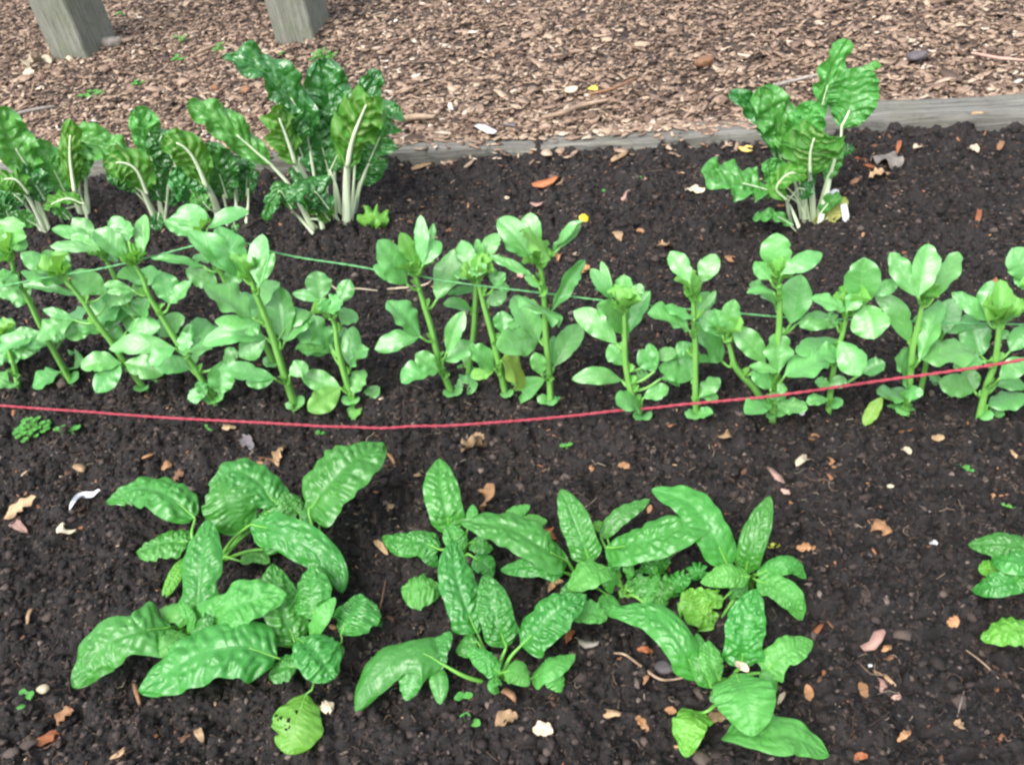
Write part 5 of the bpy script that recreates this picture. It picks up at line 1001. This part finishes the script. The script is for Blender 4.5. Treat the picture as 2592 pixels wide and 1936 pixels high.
pebble('A', 1135, 465, 50, 'brown', 'small dark clod on the mulch left of the tallest chard', .8, .014, 'clod', 'clod')
pebble('A', 1295, 475, 60, 'brown', 'dark clod beneath the drooping leaf of the tallest chard', .7, .014, 'clod', 'clod')
pebble('A', 585, 228, 110, 'grey', 'grey rock leaning on the dark side of the left post', .7, .02, 'rock', 'stone')
dead_leaf('K', 1292, 582, 75, 34, -8, 'bright', 'bright yellow leaf on the mulch', .15, z=.016)
chip('K', 592, 846, 130, 34, -22, 'white', 'white wood splinter on the mulch just behind the low sleeper', z=.018)
chip('K', 748, 815, 85, 50, 0, 'purple', 'purplish bark piece on the mulch behind the white splinter', z=.018)
chip('E', 1935, 672, 70, 32, 5, 'tan', 'single tan chip on top of the bare sleeper', z=.042)
for f, x, y, l, w_, a, lb in (('A', 190, 345, 90, 60, 30, 'pale papery scrap at the foot of the left post'), ('A', 240, 320, 80, 50, -20, 'white papery scrap nearest the foot of the left post'), ('A', 150, 385, 70, 45, 10, 'lowest pale scrap left of the left post')): dead_leaf(f, x, y, l, w_, a, 'cream', lb, 1., z=.018)

# ---- weeds and seedlings
def weed(f, x, y, wpx, n, hpx, label, mat='weed', leafpx=22, seed=0, trefoil=True):
    if f in 'AK' and n > 2: leafpx, n = leafpx*.62, int(n*1.8)
    B = surf(f, x, y, -.002); rr = random.Random(nseed()); k = FR[f][2]*depth(B)/FOC; rt_ = thing('weed', B, label, 'weed'); W, H, lp = wpx*k/2, hpx*k, leafpx*k
    for i in range(n):
        a, q = rr.uniform(0, 6.28), math.sqrt(rr.random()); T = B+np.array([math.cos(a)*W*q, math.sin(a)*W*q*.8, H*rr.uniform(.35, 1)*(1.1-.6*q)+.004])
        s_ = link_mesh('stem', *tube([B, (B+T)/2+np.array([0, 0, .004]), T], [.0007, .0006, .0005], 6, 5), M['stem'], rt_, B)
        for j in range(3 if trefoil else 2):
            b = a+(j*2.09 if trefoil else j*3.14); dr = np.array([math.cos(b), math.sin(b), .25])*lp
            V, Fq, uv, _, _ = blade([T, T+dr*.5+np.array([0, 0, .12])*lp, T+dr], lp*(.45 if trefoil else .36), 'round' if trefoil else 'bean', nseed(), nu=6, nv=4, notch=0, tocam=.2, toup=1.)
            link_mesh('leaf', V, Fq, M[mat], s_, B, uv)
    return rt_
weed('L', 165, 120, 170, 42, 95, 'bright green clover weed on the soil below the red string, at the left', leafpx=14)
weed('L', 340, 105, 60, 4, 25, 'small clover sprig right of the clover weed', leafpx=20)
weed('L', 285, 102, 50, 3, 22, 'tiny clover sprig between the two larger clovers', leafpx=16)
weed('L', 165, 1345, 110, 3, 40, 'low broad-leaved seedling beside a snail-like tan scrap at the lower left', 'spinach_pale', 44, trefoil=False)
pebble('L', 203, 1298, 60, 'cream', 'cream snail shell resting in a seedling at the lower left', .8, .012, 'snail_shell', 'shell')
weed('L', 1490, 118, 50, 2, 16, 'two-leaved seedling just under the red string', leafpx=26, trefoil=False)
weed('L', 975, 96, 40, 2, 14, 'tiny seedling left of the yellowish oval leaf', leafpx=18, trefoil=False)
weed('L', 1770, 1000, 60, 6, 35, 'feathery dark seedling right of the round spoon leaf', leafpx=14)
weed('M', 680, 1385, 90, 2, 30, 'pale seedling below the centre spinach', 'spinach_pale', 46, trefoil=False)
weed('M', 712, 1525, 90, 2, 34, 'pale lone leaf seedling lowest in the picture centre', 'spinach_pale', 62, trefoil=False)
weed('M', 1190, 80, 50, 5, 50, 'thin upright seedling under the red string, centre right', leafpx=15)
weed('O', 705, 215, 70, 3, 16, 'flat green seedling on bare soil at the right', leafpx=28, trefoil=False)
weed('O', 910, 405, 40, 2, 16, 'tiny seedling above the cut-off spinach', leafpx=20, trefoil=False)
weed('D', 1830, 35, 30, 2, 10, 'speck of seedling behind the right-hand beans', leafpx=14, trefoil=False)
weed('K', 1605, 1175, 50, 3, 16, 'green seedling in the back bed left of the lone chard', leafpx=20)
weed('K', 1365, 1262, 40, 3, 14, 'smaller seedling in the back bed nearer the bean row', leafpx=14)
weed('A', 960, 240, 60, 5, 60, 'straggling weed on the mulch between the posts', leafpx=18)
weed('A', 950, 335, 90, 6, 40, 'low weed on the mulch left of the drooping chard leaf tip', leafpx=18)
weed('A', 1170, 285, 60, 6, 55, 'dark weed tuft on the mulch at the drooping chard leaf tip', leafpx=18)
weed('A', 1500, 300, 50, 4, 22, 'small weed on the mulch in front of the right post', leafpx=16)
weed('A', 1710, 330, 150, 26, 70, 'fuzzy bright weed on the mulch right behind the tallest chard', leafpx=14)
weed('A', 640, 95, 50, 4, 22, 'small weed on the mulch far back between the posts', leafpx=18)
weed('K', 890, 85, 60, 4, 22, 'small pale weed far back on the mulch', leafpx=18)
weed('A', 490, 520, 130, 12, 30, 'grey-green weed on the mulch above the left chards', leafpx=22)
weed('A', 730, 465, 90, 8, 30, 'grey-green weed on the mulch nearer the tallest chard', leafpx=18)
# ---- the plant label, a white cap beside it, the yellow petal
b = surf('E', 1168, 1378, -.012); t_ = on_y('E', 1140, 1215, b[1]+.012); ax = unit(t_-b); sd_ = unit(np.cross(ax, unit(CAM-b))); nn_ = np.cross(sd_, ax); hw = halfw('E', 38, b); L_ = np.linalg.norm(t_-b); V = []
for zz in (-.0007, .0007):
    for u, q in ((0, .12), (.16, 1), (.9, 1), (1, .8)): V += [b+ax*L_*u-sd_*hw*q+nn_*zz, b+ax*L_*u+sd_*hw*q+nn_*zz]
Fq = [(0, 1, 3, 2), (2, 3, 5, 4), (4, 5, 7, 6), (9, 8, 10, 11), (11, 10, 12, 13), (13, 12, 14, 15), (0, 2, 10, 8), (2, 4, 12, 10), (4, 6, 14, 12), (1, 9, 11, 3), (3, 11, 13, 5), (5, 13, 15, 7), (6, 7, 15, 14), (0, 8, 9, 1)]
tag(link_mesh('plant_label', V, Fq, M['plastic'], None, b, smooth=False), 'blank white plastic plant label stuck in the soil beside the lone chard', 'plant label')
pebble('E', 1082, 1150, 66, 'white', 'round white pebble behind the stalks of the lone chard', .9, .012)
q = PETAL.location; a = on_y('C', 1505, 180, q.y-.004); c = on_y('C', 1565, 195, q.y-.004)
V, Fq, uv, Cv, N = blade([a, (a+c)/2+np.array([0, -.002, .002]), c], halfw('C', 48, a), 'round', nseed(), fold=.2, tocam=1, toup=.3, nu=12, nv=8)
M['petal'] = leaf_mat('yellow_petal', (.85, .52, .01), (.9, .62, .03), (.9, .7, .1), rough=.5, trans=.25, tcol=(.9, .6, .02), vein_f=.1)
tag(link_mesh('yellow_petal', V, Fq, M['petal'], None, a, uv), 'fallen yellow petal stuck on a bean leaf tip', 'petal')
